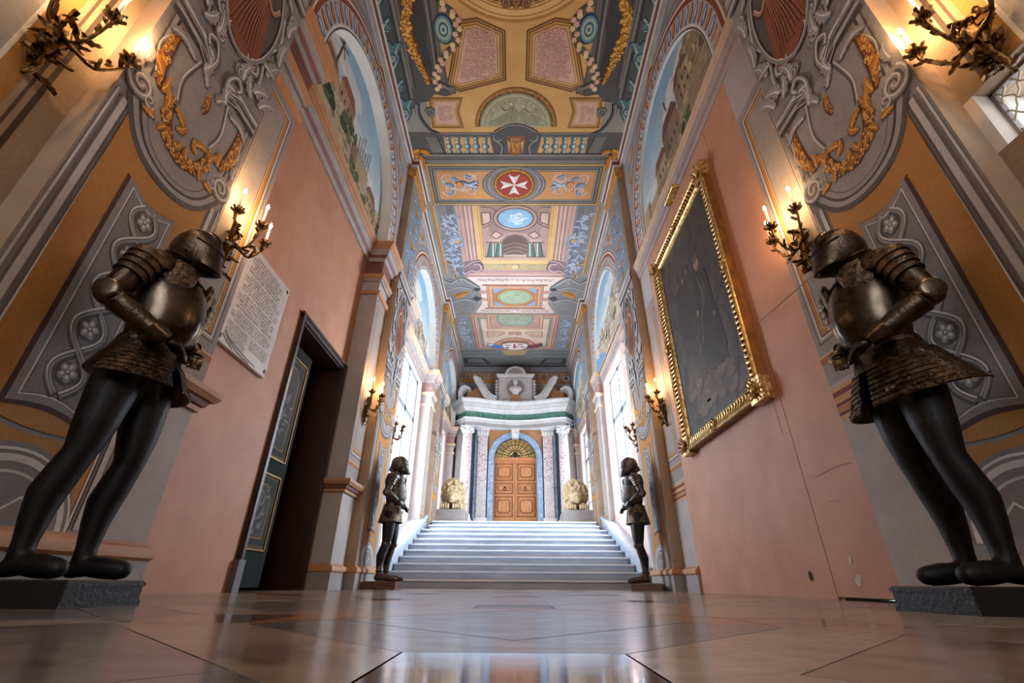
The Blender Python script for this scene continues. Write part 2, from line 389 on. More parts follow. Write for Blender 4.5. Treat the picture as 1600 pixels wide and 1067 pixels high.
    def garland(s, pts, r, cols, lay=None, n=40, taper=True):
        lay = lay if lay is not None else s.lay; P = catmull(list(pts), 10); R = s.rnd
        s.stroke([(p[0]+r*0.2, p[1]-r*0.25) for p in P], lambda t: r*1.6*(sin(pi*(0.12+0.8*t)) if taper else 1), cols[0], lay)
        s.stroke(P, lambda t: r*1.25*(sin(pi*(0.12+0.8*t)) if taper else 1), cols[1], lay+.3); n = int(n*1.9)
        for i in range(n):
            t = (i+R.random())/n; p = P[min(len(P)-1, int(t*(len(P)-1)))]; e = (sin(pi*(0.12+0.8*t)) if taper else 1)
            q = (p[0]+R.uniform(-.8, .8)*r*e, p[1]+R.uniform(-.8, .8)*r*e); rr = r*R.uniform(.22, .42)*max(e, .5); a = R.uniform(0, pi)
            s.ell(q[0]+rr*.15, q[1]-rr*.2, rr*1.1, rr*.9, cols[0], lay+0.6, 8, a)
            s.ell(q[0], q[1], rr, rr*.75, R.choice(cols[1:-1]), lay+1.1, 8, a)
            s.ell(q[0]-rr*.2, q[1]+rr*.25, rr*.45, rr*.3, cols[-1], lay+1.6, 7, a)
    def filigree(s, u0, v0, u1, v1, cols, n=14, wd=0.012, r=0.05, lay=None):
        lay = lay if lay is not None else s.lay; R = s.rnd
        for i in range(n):
            cu = R.uniform(u0+r, u1-r); cv = R.uniform(v0+r, v1-r); rr = r*R.uniform(.6, 1.15); tn = R.choice((-1, 1))*R.uniform(.8, 1.4)
            s.cord(s.spiral(cu, cv, rr, R.uniform(0, 6.28), tn), lambda t, w=wd: w*(1-.5*t), cols, lay)
            if i % 2: s.leaf(cu+rr*.4, cv, R.uniform(0, 6.28), rr*1.1, rr*.5, cols, lay)
    def nest(s, pts, spec, lay=None):
        """nested frames: spec [(inset, colour), ...] increasing inset"""
        lay = lay if lay is not None else s.lay
        for i, (d, c) in enumerate(spec): s.poly(inset(pts, d), c, lay+i*0.45)
    def both(s, fn, m=0.0):
        fn(); s.T.append(lambda p: (2*m-p[0], p[1])); fn(); s.T.pop()
    def bothv(s, fn, m=0.0):
        fn(); s.T.append(lambda p: (p[0], 2*m-p[1])); fn(); s.T.pop()
    def mesh(s, name, m):
        me = bpy.data.meshes.new(name); me.from_pydata(s.v, [], s.f); me.materials.append(m)
        at = me.color_attributes.new('Col', 'FLOAT_COLOR', 'CORNER')
        buf = []
        for f, c in zip(s.f, s.c): buf += [c[0], c[1], c[2], 1.0]*len(f)
        at.data.foreach_set('color', buf); return me
def inset(pts, d):
    n = len(pts); ar = sum(pts[i][0]*pts[(i+1) % n][1]-pts[(i+1) % n][0]*pts[i][1] for i in range(n)); sg = 1 if ar > 0 else -1
    out = []
    for i in range(n):
        a, b, c = pts[i-1], pts[i], pts[(i+1) % n]
        d0 = (b[0]-a[0], b[1]-a[1]); l0 = hypot(*d0) or 1; d1 = (c[0]-b[0], c[1]-b[1]); l1 = hypot(*d1) or 1
        n0 = (-d0[1]/l0*sg, d0[0]/l0*sg); n1 = (-d1[1]/l1*sg, d1[0]/l1*sg); m = (n0[0]+n1[0], n0[1]+n1[1]); q = (m[0]**2+m[1]**2)/2
        q = max(q, 0.25); out.append((b[0]+m[0]/q*d, b[1]+m[1]/q*d))
    return out

# ------------------------------------------------------------------ palette of the painted surfaces (the paint's own colours)
GR = ('#5d5451', '#9c928d', '#d8d0c8'); GRD = ('#3e3a3a', '#6d6764', '#aaa39c'); GD = ('#6a3f1c', '#b9782f', '#e0b060'); OC = '#b27a3c'
GARL = ('#5c3a24', '#b5702c', '#cf9140', '#8a4e2a', '#e6bd6c'); BLG = ('#2f3a44', '#5f7f86', '#b9c4a4'); PKF = ('#a0705c', '#c99a88', '#e6c4b2')
BG = ('#3a4652', '#7d8fa6', '#c9d2dc'); BG2 = ('#5c6674', '#98a3b4', '#d6dce2'); BRW = ('#4f3626', '#8a6242', '#c49a68')

# ------------------------------------------------------------------ floor: marble tiles laid as squares, diagonal bands and diamonds
floor = empty('floor', (0, 0, 0), kind='structure')
MB().box(-2.9, 2.9, -4.6, 17.4, -0.3, -0.012).build('bedding', BEDM, floor)
def clip_rect(poly, x0, x1, y0, y1):
    for ax, lim, sg in ((0, x0, 1), (0, x1, -1), (1, y0, 1), (1, y1, -1)):
        out = []
        for i in range(len(poly)):
            a, b = poly[i-1], poly[i]; ia = (a[ax]-lim)*sg >= 0; ib = (b[ax]-lim)*sg >= 0
            if ia != ib:
                t = (lim-a[ax])/(b[ax]-a[ax]); out.append((a[0]+(b[0]-a[0])*t, a[1]+(b[1]-a[1])*t))
            if ib: out.append(b)
        poly = out
        if len(poly) < 3: return []
    return poly
rt = random.Random(11)
def tile(poly, m, stuff=None):
    p = clip_rect(poly, -2.52, 2.52, -0.6, 8.26)
    if not p: return
    p = inset(p, 0.0018)
    ar = abs(sum(p[i-1][0]*p[i][1]-p[i][0]*p[i-1][1] for i in range(len(p))))/2
    if ar < 0.004: return
    z = rt.uniform(-0.0005, 0)
    MB().prism(p, 'z', -0.02, z).build('tile', FM[m], floor)
h_ = 0.16; P_ = 0.8
for i in range(-4, 5):
    for j in range(-3, 13):
        cx, cy = i*P_, 0.62+j*P_
        if (i+j) % 2 == 0:
            tile([(cx-h_, cy-h_), (cx+h_, cy-h_), (cx+h_, cy+h_), (cx-h_, cy+h_)], 'mauve')
            for sx in (-1, 1):           # two diagonal bands leaving the square upwards, each of two half strips
                f = lambda *q: [(cx+sx*u, cy+v) for u, v in q]
                tile(f((h_, -h_), (h_, h_), (P_-h_, P_-h_), (P_+h_, P_-h_)), rt.choice(('grey', 'ochre', 'cream', 'white')))
                tile(f((-h_, h_), (h_, h_), (P_-h_, P_-h_), (P_-h_, P_+h_)), rt.choice(('cream', 'white', 'grey')))
        else:
            d = P_-2*h_   # diamond between the bands
            tile([(cx, cy-d), (cx+d, cy), (cx, cy+d), (cx-d, cy)], rt.choice(('cream', 'white', 'cream', 'grey')))

# ------------------------------------------------------------------ walls
H = 8.0
A0, B0, W0 = 2.25, 2.12, 2.53
BAYS = [(3.0, 6.15), (8.25, 11.42), (13.5, 16.5)]
PIERS = [(1.45, 2.42), (6.7, 7.68), (11.97, 12.95)]
STRIPS = [(2.42, 3.0), (6.15, 6.7), (7.68, 8.25), (11.42, 11.97), (12.95, 13.5), (16.5, 17.0)]
PINK2 = mat('pale_pink_plaster', '#c9a79a', '#d6b8ab', rough=0.62, scale=2.2, bump=0.25, bscale=9)  # pink plaster with the far bays' window glare mixed into its colour
OCH2 = mat('pale_ochre_moulding', '#b69478', '#c6a88e', rough=0.6, scale=5, bump=0.25)  # ochre carrying far-bay window glare; simply paler on the near right cornice
RED2 = mat('pale_red_band', '#8f6a62', '#9d7a70', rough=0.65, scale=5)  # red band with the same glare lightened into its colour
def arch_poly(y0, y1, c, r, z0, zs, zt, n=28):
    return [(y0, z0), (c-r, z0)]+[(c-r*cos(pi*i/n), zs+r*sin(pi*i/n)) for i in range(n+1)]+[(c+r, z0), (y1, z0), (y1, zt), (y0, zt)]

# --- painted designs, shared as mesh data by every pier that repeats them
def pier_fresco():
    p = Paint(); c = 0.485
    p.rect(-c, 0.2, c, 7.6, '#8f8681', 0)
    # lower zone: arch lines over the base
    p.poly([(-.37, .3), (-.37, .66)]+[(-.37+.74*i/10, .70-.05*sin(pi*i/10)) for i in range(11)]+[(.37, .3)], OC, 1)
    p.poly([(.36*cos(pi*i/20)*(-1), .28+.33*sin(pi*i/20)) for i in range(21)], '#857b76', 2)
    for r, wd, col in ((.35, .012, '#d8d0c6'), (.31, .03, '#cfc6bd'), (.25, .012, '#c9c0b6')):
        p.stroke([(-r*cos(pi*i/24), .26+(r+.0)*sin(pi*i/24)*.92) for i in range(25)], wd, col, 3)
    p.stroke([(-.2, .24), (-.16, .34), (-.08, .4), (0, .33), (.08, .4), (.16, .34), (.2, .24)], .014, '#cfc6bd', 3.4)
    # side lines
    for sg in (-1, 1):
        for u, wd, col in ((.462, .012, '#cfc6bf'), (.43, .012, '#6e6561'), (.405, .034, '#c3bab3'), (.37, .012, '#6e6561'), (.352, .010, '#ddd5cc')):
            p.stroke([(sg*u, .3), (sg*u, 2.2+.33*(u-.2)+.12)], wd, col, 3)
    # ochre field with curved head
    cur = [(-.36, 2.36), (-.30, 2.27), (-.22, 2.2), (-.12, 2.16), (0, 2.145), (.12, 2.16), (.22, 2.2), (.30, 2.27), (.36, 2.36)]
    p.poly([(-.345, .70)]+[(-.345+.69*i/10, .72-.05*sin(pi*i/10)) for i in range(1, 10)]+[(.345, .70)]+catmull(cur, 4)[::-1], OC, 4)
    # guilloche panel
    def panel(d):
        a = .185-d; t = 2.05-d*1.2; b = .78+d
        return [(-a, b-.03)]+[(-a+2*a*i/8, b+.0-.03+.03*sin(pi*i/8)) for i in range(1, 8)]+[(a, b-.03), (a*.98, t)]+[(a-2*a*i/8, t-.055*sin(pi*i/8)) for i in range(1, 8)]+[(-a*.98, t)]
    p.poly([(u-.012, v-.012) for u, v in panel(-.012)], '#4e302c', 5)
    p.poly(panel(0), '#8d837f', 5.6); p.poly(panel(.035), '#d9d2ca', 6.2); p.poly(panel(.042), '#6f6663', 6.6); p.poly(panel(.05), '#857b78', 7)
    for ph in (0, pi):
        pts = [(.088*sin(pi*(v-.83)/.232+ph), v) for v in [.84+1.12*i/90 for i in range(91)]]
        p.cord(pts, .030, GR, 8 if ph else 9)
        p.stroke([(u, v) for u, v in pts], .005, '#5d5451', 11.2 if not ph else 9.6)
    for k in range(5): p.rosette(0, .95+.232*k, .052, GR, 5, 10, 0.3*k)
    # cartouche: moulded U, volutes, swags
    out = [(-.40, 2.47), (-.36, 2.40), (-.30, 2.31), (-.22, 2.24), (-.12, 2.2), (0, 2.185), (.12, 2.2), (.22, 2.24), (.30, 2.31), (.36, 2.40), (.40, 2.47)]
    p.poly(catmull([(u*1.05, v-.035) for u, v in out], 4)+[(.44, 3.2), (-.44, 3.2)], '#5d5552', 5)
    p.poly(catmull(out, 4)+[(.43, 3.2), (-.43, 3.2)], '#a39994', 5.6)
    p.poly(catmull([(u*.93, v+.03) for u, v in out], 4)+[(.40, 3.2), (-.40, 3.2)], '#4a4342', 6.2)
    p.poly(catmull([(u*.89, v+.045) for u, v in out], 4)+[(.38, 3.2), (-.38, 3.2)], '#978d88', 6.8)
    p.stroke([(u*.80, v+.075) for u, v in out], .008, '#6e6561', 7.4, 4)
    def half():
        p.volute(-.385, 2.56, .095, 2.2, 1.7, .036, GR, 8)
        p.volute(-.30, 2.52, .045, -.5, -1.1, .02, GR, 9)
        p.stroke([(-.17, 2.72), (-.21, 2.9), (-.16, 3.16)], .010, '#d8d0c8', 8, 5); p.stroke([(-.15, 2.72), (-.19, 2.9), (-.14, 3.16)], .012, '#5d5552', 7.6, 5)
        p.garland([(-.36, 3.18), (-.37, 2.95), (-.35, 2.78), (-.31, 2.66)], .052, GARL, 9, 34)
        p.garland([(-.21, 2.70), (-.19, 2.58), (-.12, 2.47), (0, 2.42)], .052, GARL, 9, 30, False)
        p.leaf(-.2, 2.62, 1.7, .13, .07, GD, 10.5); p.leaf(-.16, 2.5, -2.4, .09, .05, GD, 10.5)
        p.leaf(-.12, 2.48, -1.3, .08, .05, GD, 10.6); p.leaf(-.05, 2.45, .9, .1, .05, GD, 10.7)
        # broken pediment
        for k, (dz, col, ww) in enumerate(((0, '#4e4745', .2), (.02, '#8c827d', .15), (.05, '#cfc6be', .022), (0, '#6a615e', .02), (-.035, '#b3aaa3', .025), (-.065, '#5d5552', .014))):
            p.stroke([(-.47, 3.30+dz), (-.2, 3.30+dz), (-.09, 3.25+dz)], ww, col, 8+k*.6)
        p.cord([(-.10, 3.16), (-.07, 3.32), (-.13, 3.44), (-.20, 3.40), (-.17, 3.34)], .03, GR, 12, 5)
        p.leaf(-.12, 3.12, 1.2, .2, .1, GR, 12.5); p.leaf(-.05, 3.05, 1.9, .16, .08, GR, 13)
        p.volute(-.2, 3.74, .085, 0, -1.6, .03, GR, 10); p.volute(-.36, 3.62, .07, 3, 1.4, .026, GR, 10)
        p.leaf(-.3, 3.55, 2.0, .26, .12, GR, 11); p.leaf(-.36, 3.85, 1.6, .3, .12, GR, 11); p.cord([(-.27, 3.5), (-.32, 3.7), (-.28, 4.0), (-.36, 4.3), (-.30, 4.6)], .03, GR, 10, 5)
    def more():
        for (u, v, a, l, w_) in ((-.28, 2.66, 1.2, .15, .07), (-.32, 2.74, 2.2, .13, .06), (-.44, 2.7, 1.3, .16, .07), (-.06, 2.62, 2.3, .13, .07), (-.1, 2.56, .6, .12, .06), (-.24, 2.46, 2.9, .1, .06)): p.leaf(u, v, a, l, w_, GD if w_ < .07 or u > -.3 else GR, 10.8)
        for (u, v, a, l, w_) in ((-.3, 3.46, .8, .22, .1), (-.4, 3.5, 1.9, .3, .12), (-.16, 3.5, 1.4, .24, .1), (-.44, 4.1, 1.2, .34, .12), (-.4, 4.5, 1.4, .32, .12), (-.34, 4.8, .5, .26, .1), (-.28, 3.9, 2.6, .2, .1), (-.2, 3.1, 2.6, .2, .09), (-.3, 3.14, 3.3, .16, .08)): p.leaf(u, v, a, l, w_, GR, 12.8)
        for k in range(3): p.stroke([(-.46, 3.36-.05*k), (-.24, 3.34-.05*k), (-.1, 3.24-.04*k)], .008, ('#e2dad2', '#554c49', '#cfc6be')[k], 13)
        p.cord([(-.36, 2.72), (-.42, 2.9), (-.38, 3.06)], .02, GR, 8, 5); p.volute(-.13, 3.52, .06, 1, 1.4, .022, GR, 13); p.volute(-.40, 4.72, .07, 2, -1.4, .024, GR, 13)
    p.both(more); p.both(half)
    p.garland([(0, 3.04), (.01, 2.95), (0, 2.86)], .035, GARL, 9, 18)
    # figure under a canopy
    p.ell(0, 4.25, .30, .62, '#4a4444', 9); p.ell(.0, 4.25, .27, .58, '#5e5550', 9.6)
    dr = ('#4a2a1e', '#8a4e34', '#b57a54')
    p.poly(catmull([(-.22, 3.8), (-.16, 4.1), (-.2, 4.4), (-.06, 4.62), (.08, 4.58), (.16, 4.3), (.2, 4.0), (.24, 3.74), (0, 3.66), (-.22, 3.8)], 4)[:-1], dr[1], 11)
    for k in range(9):
        u = -.17+.04*k; p.cord([(u+.02, 3.76+.02*(k % 3)), (u*.7, 4.05), (u*.35+.02, 4.45)], .016, dr, 12, 4)
    p.ell(.0, 4.68, .055, .07, '#9a7258', 12); p.ell(-.012, 4.72, .055, .045, '#4f3626', 12.6)
    p.cord([(-.02, 4.5), (-.16, 4.4), (-.2, 4.24), (-.1, 4.16)], .045, ('#5c3c2c', '#a67c62', '#c69c80'), 13, 5); p.cord([(.04, 4.5), (.16, 4.42), (.22, 4.56)], .04, ('#5c3c2c', '#a67c62', '#c69c80'), 13, 5)
    p.ring(0, 4.25, .29, .325, '#8b817b', 14, 0, 6.2831, 40, 2.05); p.ring(-.006, 4.26, .30, .308, '#cfc6be', 14.6, 0, 6.2831, 40, 2.05)
    # upper entablature and panel
    for z, hgt, col in ((4.98, .05, '#6e6561'), (5.03, .06, '#b9b0a8'), (5.09, .03, '#5d5552'), (5.12, .08, '#9c928d'), (5.2, .025, '#d8d0c8')):
        p.rect(-c, z, c, z+hgt, col, 15)
    p.nest([(-.42, 5.32), (.42, 5.32), (.42, 7.35), (-.42, 7.35)], [(0, '#5d5552'), (.02, '#c9b27a'), (.05, '#59616c'), (.08, '#7e8794')], 4)
    def up():
        for k in range(4):
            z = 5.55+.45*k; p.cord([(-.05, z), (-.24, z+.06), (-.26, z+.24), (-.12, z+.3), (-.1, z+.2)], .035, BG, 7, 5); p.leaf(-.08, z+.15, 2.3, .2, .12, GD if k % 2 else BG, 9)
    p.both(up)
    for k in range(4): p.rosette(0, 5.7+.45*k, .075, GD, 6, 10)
    p.garland([(0, 5.4), (0, 5.6)], .06, GARL, 9, 14)
    return p.mesh('fresco', PAINT)
def strip_fresco(wd=.58, ztop=4.16, painted_mould=False, z0=1.34):
    p = Paint(); c = wd/2
    p.rect(-c, z0, c, 4.24, '#978d88', 0)
    a = c-.045
    p.nest([(-a, 1.64), (a, 1.64), (a, ztop), (-a, ztop)], [(0, '#5f5653'), (.012, '#a59b95'), (.03, '#d6cec6'), (.042, '#5f5653'), (.055, '#b07838'), (.095, '#e0d4bc'), (.102, '#5b4a40'), (.112, '#9c928d')], 1)
    p.rect(-c, 1.50, c, 1.545, '#a5653f', 2); p.rect(-c, 1.545, c, 1.56, '#cfa27c', 2)
    return p.mesh('fresco', PAINT)
def arch_fresco(seed, y0, y1, c0):
    """archivolt ring and spandrels; u measured from the arch centre, v is height"""
    p = Paint(); R = random.Random(seed); a, b = y0-c0, y1-c0; zs = 5.65; r0, r1 = 1.535, 1.93
    n = 30; outer = [(a, 5.22), (-r0, 5.22)]+[(-r0*cos(pi*i/n), zs+r0*sin(pi*i/n)) for i in range(n+1)]+[(r0, 5.22), (b, 5.22), (b, 7.76), (a, 7.76)]
    p.poly(outer, '#a39c9a', 0)
    def band(ra, rb, col, lay):
        m = (ra+rb)/2; p.stroke([(-m, 5.22)]+[(-m*cos(pi*i/44), zs+m*sin(pi*i/44)) for i in range(45)]+[(m, 5.22)], rb-ra, col, lay)
    band(r0, r1, '#b9aeaa', 1); band(r0, r0+.018, '#5d5552', 2); band(r0+.03, r0+.05, '#e0d8ce', 2)
    band(r1-.09, r1-.02, '#8f4a34', 2); band(r1-.02, r1+.01, '#e4dccf', 2.5); band(r1+.01, r1+.05, '#a8785a', 2); band(r1+.05, r1+.062, '#5d5552', 2)
    m = (r0+.05+r1-.09)/2
    for i in range(31):
        t = pi*(i+.5)/31; u, v = -m*cos(t), zs+m*sin(t); ang = atan2(sin(t), -cos(t)); q = i % 2
        cc = (('#6a3a22', '#b4703c', '#dca868') if q else ('#4a4f5c', '#8f98a8', '#e2e4e6'))
        p.ell(u, v, .115, .05 if q else .06, cc[0], 3, 14, ang); p.ell(u-.004, v+.004, .098, .036 if q else .045, cc[1], 3.6, 14, ang); p.ell(u-.01, v+.012, .07, .014, cc[2], 4.2, 10, ang)
    for v in (5.3, 5.45, 5.6):
        for sg in (-1, 1): p.ell(sg*m, v, .1, .04, '#b4703c', 3, 12); p.ell(sg*m, v+.01, .06, .015, '#dca868', 3.6, 10)
    def sp():
        x = -1.9
        p.poly([(-1.98, 6.55), (-1.98, 7.66), (-.62, 7.66)]+[(-2.03*cos(t), zs+2.03*sin(t)) for t in [1.25-.85*i/10 for i in range(11)]], '#8c8a90', 1.2)
        p.poly(inset([(-1.94, 6.7), (-1.94, 7.6), (-.85, 7.6), (-1.35, 7.28), (-1.7, 6.95)], .02), '#c79a5a', 2); p.poly(inset([(-1.94, 6.7), (-1.94, 7.6), (-.85, 7.6), (-1.35, 7.28), (-1.7, 6.95)], .06), '#9aa0ac', 2.6)
        p.volute(-1.72, 7.36, .13, 0, 1.6, .035, GR, 4); p.leaf(-1.6, 7.38, .2, .42, .17, GD, 4.5); p.leaf(-1.78, 7.25, -1.7, .32, .13, GD, 4.5); p.leaf(-1.62, 7.25, -.9, .2, .1, GR, 4.5)
    p.both(sp)
    p.cord([(-.2, 7.6), (0, 7.72), (.2, 7.6)], .05, GD, 4, 5)
    return p.mesh('fresco', PAINT)

def lunette(seed, kind):
    """landscape: sky, a hill that rises to the near side, buildings; u in -1.6..1.6, v height above 5.2"""
    p = Paint(); R = random.Random(seed)
    for i in range(14):
        v = 2.1*i/14; t = i/13; p.rect(-1.7, v, 1.7, v+.16, mix(('#d9d2c0'), '#7fa6bd', t**.8), 0.2+i*.05)
    def cloud(cu, cv, sc_, n=14):
        for k in range(n): p.ell(cu+R.uniform(-.45, .45)*sc_, cv+R.uniform(-.1, .1)*sc_, R.uniform(.1, .22)*sc_, R.uniform(.04, .09)*sc_, mix('#dcd2c0', '#b9c6cc', R.random()), 2, 12)
    cloud(-.9, 1.35, 1.5, 26); cloud(-.2, .95, 1.1, 18); cloud(.7, .7, .9, 12)
    ridge = {0: [(-1.7, 1.25), (-1.2, 1.2), (-.7, .95), (-.2, .8), (.3, .62), (.8, .42), (1.3, .3), (1.7, .25)],
             1: [(-1.7, 1.5), (-1.3, 1.45), (-.8, 1.05), (-.3, .8), (.2, .62), (.8, .5), (1.2, .2), (1.7, .15)],
             2: [(-1.7, 1.1), (-1.1, 1.15), (-.5, .9), (0, .75), (.6, .66), (1.1, .5), (1.7, .35)]}[kind]
    base = {0: '#b7a383', 1: '#9a8468', 2: '#b09c86'}[kind]
    p.poly(catmull(ridge, 5)+[(1.7, -.05), (-1.7, -.05)], base, 3)
    def yr(u):
        for a, b in zip(ridge, ridge[1:]):
            if a[0] <= u <= b[0]: return a[1]+(b[1]-a[1])*(u-a[0])/(b[0]-a[0])
        return ridge[-1][1]
    # ground strokes
    for k in range(230):
        u = R.uniform(-1.6, 1.6); v = R.uniform(0, max(.05, yr(u)-.04)); l = R.uniform(.04, .2)
        col = R.choice(['#8b7458', '#cbb795', '#6f6a48', '#a58d69', '#5f5a40', '#d4c4a2', '#7d6248'] if kind != 2 else ['#a08a7a', '#cfc0ac', '#8b7868', '#e0d4c0', '#6f6258', '#8a9ab0'])
        p.stroke([(u, v), (u+l*.5, v+R.uniform(-.02, .03)), (u+l, v-R.uniform(0, .05))], R.uniform(.01, .035), col, 3.5+R.random(), 3)
    def tree(u, v, r):
        for k in range(12): p.ell(u+R.uniform(-r, r), v+R.uniform(-.5*r, r), r*R.uniform(.3, .55), r*R.uniform(.25, .45), R.choice(['#3f4a34', '#566040', '#6f7650', '#2f3a2c']), 6+R.random()*.8, 9)
    def house(u, v, a, b, wall, roof, towers=0):
        p.rect(u, v, u+a, v+b, wall, 6); p.rect(u+a*.62, v, u+a, v+b, mix(wall, '#4a3a30', .35), 6.4)
        p.poly([(u-.03, v+b), (u+a+.03, v+b), (u+a*.8, v+b+a*.35), (u+a*.15, v+b+a*.35)], roof, 6.8)
        for k in range(int(a/.13)):
            for q in range(max(1, int(b/.22))): p.rect(u+.05+k*.13, v+.06+q*.2, u+.09+k*.13, v+.15+q*.2, '#4d3a2e', 7.2)
    def wall_fort(u, v, a, b):
        p.rect(u, v, u+a, v+b, '#b39a78', 6); p.poly([(u, v), (u+a*.3, v), (u+a*.25, v+b), (u, v+b)], '#8c745a', 6.4)
        for k in range(int(a/.08)): p.rect(u+k*.08, v+b, u+k*.08+.04, v+b+.035, '#a58c6c', 6.4)
        for k in range(int(b/.05)): p.stroke([(u, v+k*.05), (u+a, v+k*.05)], .004, '#7d6850', 6.9)
    if kind == 0:
        # timber cross-like mast on the near hill, roofs, harbour wall with masts
        p.stroke([(-1.0, 1.05), (-.93, 1.75)], .035, '#5c4430', 8); p.stroke([(-1.08, 1.5), (-.78, 1.62)], .03, '#5c4430', 8.2); p.stroke([(-1.08, 1.68), (-.82, 1.42)], .022, '#6b5038', 8.4)
        house(-.75, .78, .55, .3, '#b58a6c', '#8c5a44'); house(-1.3, .6, .4, .38, '#c3a482', '#8a5e48')
        wall_fort(-.05, .35, .75, .38); tree(-.35, .6, .2); tree(-.9, .45, .18); tree(.15, .28, .16); tree(-.1, .75, .12)
        for k in range(6): p.stroke([(.15+.09*k, .7), (.13+.1*k, 1.02+.1*(k % 3))], .016, '#6b5440', 8)
        house(.75, .3, .42, .24, '#a88868', '#7d5642'); wall_fort(1.15, .05, .3, .5); tree(1.35, .3, .12); tree(.6, .15, .15)
        p.poly([(.5, .0), (1.7, .0), (1.7, .12), (.8, .1)], '#6d8a96', 5)
    elif kind == 1:
        house(-.45, .55, .62, .42, '#8d7460', '#6e4a3c'); house(-1.0, .75, .5, .45, '#a0876c', '#7a5140'); house(.15, .45, .5, .3, '#b49a7c', '#7a5442')
        wall_fort(.5, .12, .7, .36); p.stroke([(-.15, 1.25), (-.12, 1.5)], .03, '#6d5242', 8)
        for k in range(22): p.ell(R.uniform(-1.5, -.7), R.uniform(.85, 1.5), R.uniform(.05, .12), R.uniform(.05, .1), R.choice(['#8a7a5c', '#a8926c', '#6a5c44', '#c2ab80']), 6+R.random(), 9)
        for k in range(26): u = R.uniform(-1.5, 1.4); p.poly([(u, 0), (u+.12, 0), (u+.1+R.uniform(0, .1), R.uniform(.1, .4)), (u+.02, R.uniform(.1, .35))], R.choice(['#6d5444', '#8a705a', '#594436', '#a48c6e']), 5.2+R.random()*.6)
        wall_fort(1.1, .0, .34, .62); tree(-.6, .35, .15); tree(.35, .2, .13)
    else:
        for k in range(18): u = -1.4+.15*k; house(u, max(.02, yr(u)*R.uniform(.3, .85)), R.uniform(.14, .24), R.uniform(.1, .3), R.choice(['#c9b8a0', '#b8a48c', '#a8988a', '#d8cab4']), R.choice(['#9a6e5c', '#8c8078', '#a88a74']))
        p.poly([(.3, 0), (1.7, 0), (1.7, .4), (1.1, .36), (.6, .16)], '#6f8fb4', 5.6); wall_fort(-.3, .1, .5, .3); tree(.05, .35, .1); tree(-1.0, .35, .12)
        for k in range(5): p.stroke([(.6+.14*k, .5), (.61+.14*k, .85)], .014, '#7d6a5c', 8)
    return p.mesh('landscape_painting', PAINT)

